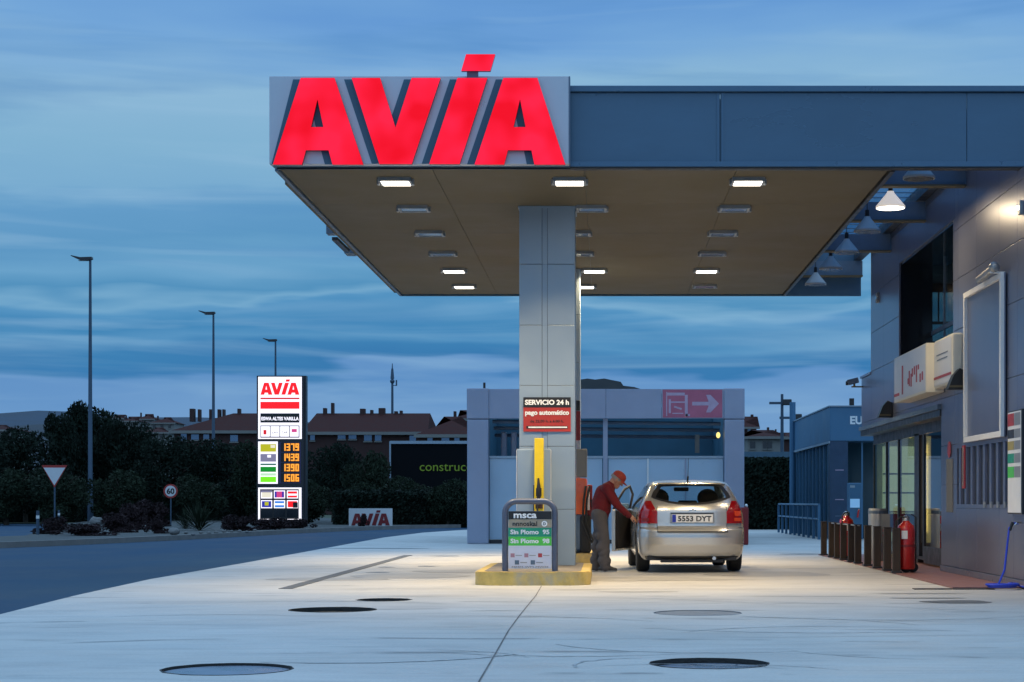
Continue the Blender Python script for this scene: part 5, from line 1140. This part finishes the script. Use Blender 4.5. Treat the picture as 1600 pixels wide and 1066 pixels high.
# ------------------------------------------------------------------ far houses
def house(label, x0, x1, yr, ye, Y, dep, wall, roof, wins=(), chim=(), name='house', hip=.35, over=.4, cat='house', winm='window_blue', gable=False):
    a, b = P(x0, ye, Y), P(x1, ye, Y); zr = P(0, yr, Y+dep/2).z; ze = a.z
    t = thing(name, label, cat, ((a.x+b.x)/2, Y, 0)); hw = (b.x-a.x)/2
    MB().box(-hw, hw, 0, dep, 0, ze-.002).build('wall', M[wall], t)
    q = MB(); o = over; hi = hip*dep if not gable else 0
    e = [(-hw-o, -o, ze), (hw+o, -o, ze), (hw+o, dep+o, ze), (-hw-o, dep+o, ze)]; r = [(-hw-o+hi+o, dep/2, zr), (hw+o-hi-o, dep/2, zr)]
    vs = [q.bm.verts.new(p) for p in e+r]; q.bm.faces.new((vs[0], vs[1], vs[5], vs[4])); q.bm.faces.new((vs[2], vs[3], vs[4], vs[5])); q.bm.faces.new((vs[1], vs[2], vs[5])); q.bm.faces.new((vs[3], vs[0], vs[4])); q.bm.faces.new((vs[3], vs[2], vs[1], vs[0]))
    rf = q.build('roof', M[roof], t)
    MB().box(-hw-o, hw+o, -o-.12, -o-.01, ze-.22, ze+.05).build('eave', M['palewall'], rf)
    for (cx, cyt, wpx) in chim:
        c = P(cx, cyt, Y+dep/2); MB().box(c.x-t.location.x-wpx*Y/F/2, c.x-t.location.x+wpx*Y/F/2, dep/2-.4, dep/2+.4, zr-.8, c.z).build('chimney', M['brickwall'], rf)
    for (u0, u1, v0, v1) in wins:
        p0, p1 = P(u0, v1, Y), P(u1, v0, Y); w_ = MB().box(p0.x-t.location.x, p1.x-t.location.x, -.08, -.01, p0.z, p1.z).build('window', M[winm], t)
        MB().box(p0.x-t.location.x-.06, p1.x-t.location.x+.06, -.16, -.081, p0.z-.14, p0.z-.02).build('sill', M['palewall'], w_)
    return t
house('long brown tiled block whose hipped end shows by the tallest trees', 272, 480, 646, 674, 165, 12, 'brickwall', 'rooftile', ((283, 292, 677, 688), (299, 311, 679, 687), (318, 327, 679, 686), (360, 372, 680, 690), (446, 452, 680, 690)), ((301, 639, 7), (312, 640, 3.5), (330, 640, 4), (343, 640, 4), (350, 640, 3), (374, 639, 4)), 'apartment_building', cat='building')
house('wide brown tiled block with a white eave behind the low name board', 478, 662, 646, 676, 160, 12, 'brickwall', 'rooftile', ((485, 492, 680, 688), (545, 557, 680, 686), (569, 581, 680, 689), (586, 596, 680, 689), (528, 540, 680, 686), (640, 650, 681, 689)), ((508, 638, 5), (520, 630, 4), (567, 639, 8), (581, 641, 4), (597, 638, 10), (619, 643, 5), (627, 642, 4)), 'apartment_building', cat='building', gable=True)
house('lower reddish roofed house beside the car wash', 655, 745, 651, 680, 150, 9, 'brickwall', 'rooftile', ((668, 676, 684, 692), (690, 702, 682, 690), (710, 718, 682, 690)), ((735, 644, 6),))
house('dark roofed tall house corner just left of the car wash', 706, 760, 641, 655, 190, 9, 'brickwall', 'rooftile', (), ((711, 643, 4),))
for i, (x0, x1, yr, ye, Y, lb) in enumerate(((168, 192, 648, 654, 420, 'small pale house on the slope nearest the big tree'), (190, 214, 651, 658, 400, 'pale house on the slope, second from the big tree'), (212, 240, 647, 655, 430, 'pale house on the slope between the hill and the brown block'), (236, 272, 652, 661, 380, 'wide pale house right beside the brown block'), (215, 262, 668, 676, 300, 'low long pale house in front of the slope houses'), (-40, 18, 664, 672, 260, 'pale gabled house at the edge of the picture behind the trees'))):
    n_ = 3; ws_ = [(x0+(x1-x0)*(k+.25)/n_, x0+(x1-x0)*(k+.6)/n_, ye+3, ye+8) for k in range(n_)]
    house(lb, x0, x1, yr, ye, Y, 9, 'palewall', 'rooftile', ws_, ((x0+(x1-x0)*.3, yr-2, 1.5),), winm='window_dark')
house('pale three window house with tiled roof between car wash and showroom', 1168, 1225, 672, 683, 190, 9, 'palewall', 'rooftile', ((1172, 1180, 690, 701), (1192, 1198, 690, 701), (1199, 1206, 690, 701)), ((1200, 668, 3),), winm='window_dark')
house('brown house with a high roof behind the car wash pillar', 1150, 1182, 651, 668, 230, 9, 'brickwall', 'rooftile', ((1168, 1173, 668, 673),), ((1175, 648, 4),))
house('long low brown roofed house behind the far lamp pole', 1205, 1262, 676, 684, 215, 9, 'brickwall', 'rooftile', ((1215, 1222, 690, 697),), ((1212, 671, 2),))
bwl = MB().box(P(1150, 0, 80).x, P(1262, 0, 80).x, 80, 80.3, 0, P(0, 706, 80).z).build('boundary_wall', mat('blue sheet fence', (.05, .11, .16), .5, var=.15)); tag(bwl, 'blue sheet boundary fence above the clipped hedge beside the showroom', 'fence')
# dark shed with lime lettering
SY = 92; sd = thing('dark_shed', 'black flat shed with pale edge and lime green lettering behind the trees', 'shed', (P(611, 0, SY).x, SY, 0)); w_, h_ = 160*SY/F, P(0, 690, SY).z
M['shedblack'] = mat('black sheet', (.005, .006, .008), .8, var=.2, scale=.5, spec=.1)
MB().box(0, w_, 0, 6, 0, h_).build('wall', M['shedblack'], sd); MB().box(-.05, w_, -.08, -.001, h_-.12, h_+.03).build('edge', M['panel'], sd); MB().box(-.08, .0, -.09, .2, .5, h_).build('corner', M['panel'], sd)
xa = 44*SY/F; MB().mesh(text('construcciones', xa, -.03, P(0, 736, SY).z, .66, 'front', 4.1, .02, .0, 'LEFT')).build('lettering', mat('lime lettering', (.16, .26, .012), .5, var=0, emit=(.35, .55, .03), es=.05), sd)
MB().box(3.9, w_, -.05, -.002, P(0, 769, SY).z, P(0, 767, SY).z).build('trim', M['panel'], sd)

# ------------------------------------------------------------------ trees and plants
def leaf_mesh(name, blobs, n, size, rng, flat=.5):
    vs, fs = [], []
    tot = sum(b[3]**2 for b in blobs)
    for (bx, by, bz, br) in blobs:
        for _ in range(int(n*br*br/tot)):
            while True:
                d = Vector((rng.uniform(-1, 1), rng.uniform(-1, 1), rng.uniform(-1, 1)))
                if .05 < d.length < 1: break
            rr_ = d.length**.35; d = d.normalized()*rr_
            nn = noise.noise(Vector((bx+d.x*1.7, by+d.y*1.7, bz+d.z*1.7))*1.3)
            c = Vector((bx, by, bz))+Vector((d.x, d.y, d.z*.85))*br*(1+.35*nn)
            a = Vector((rng.gauss(0, 1), rng.gauss(0, 1), rng.gauss(0, flat))).normalized(); u = a.orthogonal().normalized(); v = a.cross(u)
            s_ = size*rng.uniform(.6, 1.3); i = len(vs); ang = rng.uniform(0, 6.28); u2 = u*math.cos(ang)+v*math.sin(ang); v2 = a.cross(u2)
            vs += [c-u2*s_, c+v2*s_*.45, c+u2*s_, c-v2*s_*.45]; fs.append((i, i+1, i+2, i+3))
    me = bpy.data.meshes.new(name); me.from_pydata([tuple(v) for v in vs], [], fs); return me
rng = random.Random(11)
def crown_blobs(w, h, z0, n, rng):
    out = [(0, 0, z0+h*.5, min(w, h)*.36)]
    for _ in range(n):
        a = rng.uniform(0, 6.28); r_ = rng.uniform(.1, 1)*w*.38; z = z0+h*rng.uniform(.15, .88); k = 1-.5*abs((z-z0)/h-.4)
        out.append((r_*math.cos(a)*k, r_*math.sin(a)*k, z, rng.uniform(.13, .24)*min(w, h)))
    return out
CR = {}
for key, w_, h_, z0, nb_, n_, sz, mm in (('broad', 6.0, 5.0, .6, 22, 9000, .13, 'foliage'), ('tall', 3.6, 6.0, .6, 20, 8000, .12, 'foliage'), ('round', 4.2, 3.6, .2, 16, 7000, .11, 'foliage2'), ('bush', 1.6, 1.0, -.1, 9, 2600, .05, 'foliage3')):
    me = leaf_mesh('crown', crown_blobs(w_, h_, z0, nb_, rng), n_, sz, rng); me.materials.append(M[mm]); CR[key] = (me, w_, h_+z0)
    mk = MB()
    if key != 'bush':
        mk.tube([(0, 0, 0), (.06, .02, h_*.3), (-.03, .03, h_*.6), (0, 0, h_*.8)], [.16, .12, .07, .03], 8)
        for _ in range(7):
            a = rng.uniform(0, 6.28); z = h_*rng.uniform(.25, .6); mk.tube([(0, 0, z), (w_*.15*math.cos(a), w_*.15*math.sin(a), z+.5), (w_*.3*math.cos(a), w_*.3*math.sin(a), z+1.1)], [.06, .04, .015], 6)
    else: mk.tube([(0, 0, 0), (0, 0, .5)], [.03, .015], 6)
    tm = bpy.data.meshes.new('trunk'); mk.bm.to_mesh(tm); mk.bm.free(); tm.materials.append(M['bark']); CR[key] += (tm,)
def tree(key, px, pybase, pytop, Y, label, wpx=None, name='tree', cat='tree', group='dark trees beyond the road', zb=0):
    me, w_, h_, tm = CR[key]; top = P(px, pytop, Y); hh = top.z-zb
    t = thing(name, label, cat, (top.x, Y, zb), rng.uniform(0, 6.28), group); sz = hh/h_; sx = (wpx*Y/F)/w_ if wpx else sz; t.scale = (sx, sx, sz)
    for nm, m_ in (('crown', me), ('trunk', tm)): o = bpy.data.objects.new(nm, m_); COL.objects.link(o); o.parent = t
trees = [('tall', 118, 612, 100, 70, 'tallest pointed tree, just beside the first lamp post'), ('broad', 150, 640, 104, 190, 'broad dark tree behind the first lamp post'), ('tall', 97, 632, 98, 60, 'narrow tree leaning at the side of the tallest one'),
         ('broad', 40, 672, 96, 150, 'wide dark tree behind the yield sign'), ('broad', -30, 684, 92, 150, 'dark tree cut by the picture edge, before the pale gabled house'), ('broad', 210, 664, 106, 120, 'dark tree below the slope houses'), ('tall', 172, 645, 102, 60, 'slender tree between the first lamp post and the slope houses'),
         ('broad', 262, 684, 98, 140, 'dark tree behind the speed limit sign'), ('broad', 335, 690, 100, 130, 'dark tree behind the second lamp post'), ('round', 395, 686, 96, 110, 'dark round tree just behind the price totem edge'),
         ('broad', 455, 702, 95, 120, 'dark tree directly behind the price totem'), ('broad', 520, 696, 90, 110, 'dark tree between the totem and the low name board'), ('round', 580, 702, 86, 100, 'round tree above the low name board'), ('round', 635, 742, 82, 110, 'low round tree under the lime lettering'), ('round', 700, 746, 80, 100, 'low round tree at the car wash wall'),
         ('round', 90, 726, 88, 130, 'low round tree under the yield sign'), ('round', 10, 730, 88, 120, 'low round tree at the picture edge'), ('round', 190, 732, 92, 120, 'low round tree right of the first lamp post'), ('round', 310, 740, 92, 110, 'low round tree beside the second lamp post foot'), ('round', 480, 745, 84, 100, 'low round tree just beside the totem foot'), ('round', 555, 752, 82, 100, 'low round tree directly behind the low name board')]
for key, px, pt_y, Y, wpx, lb in trees: tree(key, px, 0, pt_y, Y, lb, wpx)
# clipped hedge
def hedge(x0, x1, Y, dep, h_, label, n):
    vs, fs = [], []
    for _ in range(n):
        f = rng.random(); x = rng.uniform(x0, x1)
        if f < .7: c = Vector((x, Y+rng.uniform(-.12, .25), rng.uniform(0, h_+.05)))
        else: c = Vector((x, Y+rng.uniform(0, dep), h_+rng.uniform(-.15, .18)))
        a = Vector((rng.gauss(0, 1), rng.gauss(0, 1), rng.gauss(0, 1))).normalized(); u = a.orthogonal().normalized(); v = a.cross(u); s_ = rng.uniform(.05, .11); i = len(vs)
        vs += [tuple(c-u*s_), tuple(c+v*s_*.5), tuple(c+u*s_), tuple(c-v*s_*.5)]; fs.append((i, i+1, i+2, i+3))
    t = thing('hedge', label, 'hedge', (0, 0, 0)); me = bpy.data.meshes.new('foliage'); me.from_pydata(vs, [], fs); me.materials.append(M['foliage']); o = bpy.data.objects.new('foliage', me); COL.objects.link(o); o.parent = t
    MB().box(x0, x1, Y+.15, Y+dep, 0, h_-.1).build('branches', mat('dense twigs', (.01, .014, .01), .9, var=.3), t)
hedge(P(1140, 0, 74).x, P(1250, 0, 74).x, 74, 1.5, P(0, 722, 74).z, 'tall clipped dark hedge between the car wash and the showroom', 14000)
hedge(P(520, 0, 80).x, P(760, 0, 80).x, 80, 1.5, 1.5, 'low dark hedge behind the name board', 9000)
hedge(P(-60, 0, 98).x, P(420, 0, 98).x, 97, 2, 2.0, 'long low dark hedge behind the road signs', 16000)
# bushes in the bed
BG = 'low shrubs in the kerbed bed'
for px, pyt, Y, wpx, lb in ((206, 780, 66, 90, 'reddish shrub left of the speed limit sign'), (245, 806, 58, 50, 'small grey red shrub in front of the speed sign'), (180, 796, 60, 90, 'low dark shrub beside the first lamp post foot'), (85, 803, 57, 84, 'reddish shrub behind the thin marker post'), (130, 815, 54.5, 130, 'flat spreading shrub by the yield sign'), (230, 774, 74, 100, 'dark shrub under the speed sign plate'), (365, 800, 63, 80, 'low shrub beside the spiky plant'), (430, 806, 66, 100, 'dark shrub covering the totem foot'), (465, 808, 69, 70, 'small shrub at the shaded totem side'), (400, 800, 75, 50, 'shrub just behind the totem edge'), (568, 800, 75, 22, 'thin shrub in front of the low name board')):
    tree('bush', px, 0, pyt, Y, lb, wpx, 'shrub', 'shrub', BG, .10)
def spiky(px, Y, h_, label, n=110):
    t = thing('agave_plant', label, 'plant', (P(px, 0, Y).x, Y, .1)); q = MB()
    for _ in range(n):
        a = rng.uniform(0, 6.28); el_ = rng.uniform(.15, 1.45); l = h_*rng.uniform(.75, 1.1); d = Vector((math.cos(a)*math.cos(el_), math.sin(a)*math.cos(el_), math.sin(el_))); sd_ = Vector((-math.sin(a), math.cos(a), 0))*.022
        m1 = d*l*.55; m2 = d*l+Vector((0, 0, -.18*l*math.cos(el_))); q.quad((0, 0, 0), m1-sd_, m2, m1+sd_)
    q.build('leaves', M['foliage2'], t); MB().tube([(0, 0, -.05), (0, 0, .15)], .06, 8).build('stem', M['bark'], t)
spiky(312, 64, 1.25, 'pale green spiky plant beside the second lamp post'); spiky(290, 68, .9, 'smaller spiky plant behind the speed sign post', 70)
def rock(px, py, w_, label):
    g = G(px, py, .12); q = MB(); q.sphere((0, 0, .12*w_/.4), w_/2, 14, (1, .8, .65))
    for v in q.bm.verts: v.co *= 1+.25*noise.noise(v.co*5+Vector((px, 0, 0)))
    o = q.build('rock', M['stone']); o.location = g; tag(o, label, 'rock', 'rocks in the kerbed bed')
rock(352, 812, .8, 'pale boulder between spiky plant and totem'); rock(340, 808, .5, 'smaller pale rock behind the boulder'); rock(150, 822, .6, 'flat pale rock at the foot of the first lamp post'); rock(272, 836, .35, 'small rock near the kerb below the speed sign')
for k in range(10):
    px = 290+k*12; rock(px, 836-k*.4+rng.uniform(-2, 2), .14, 'small stone number of the scattered edge row')
    o = bpy.data.objects[sorted(o.name for o in bpy.data.objects if o.name.startswith('rock'))[-1]]; o['label'] = 'small pale stone scattered near the kerb beside the totem'; o['group'] = 'small scattered stones'
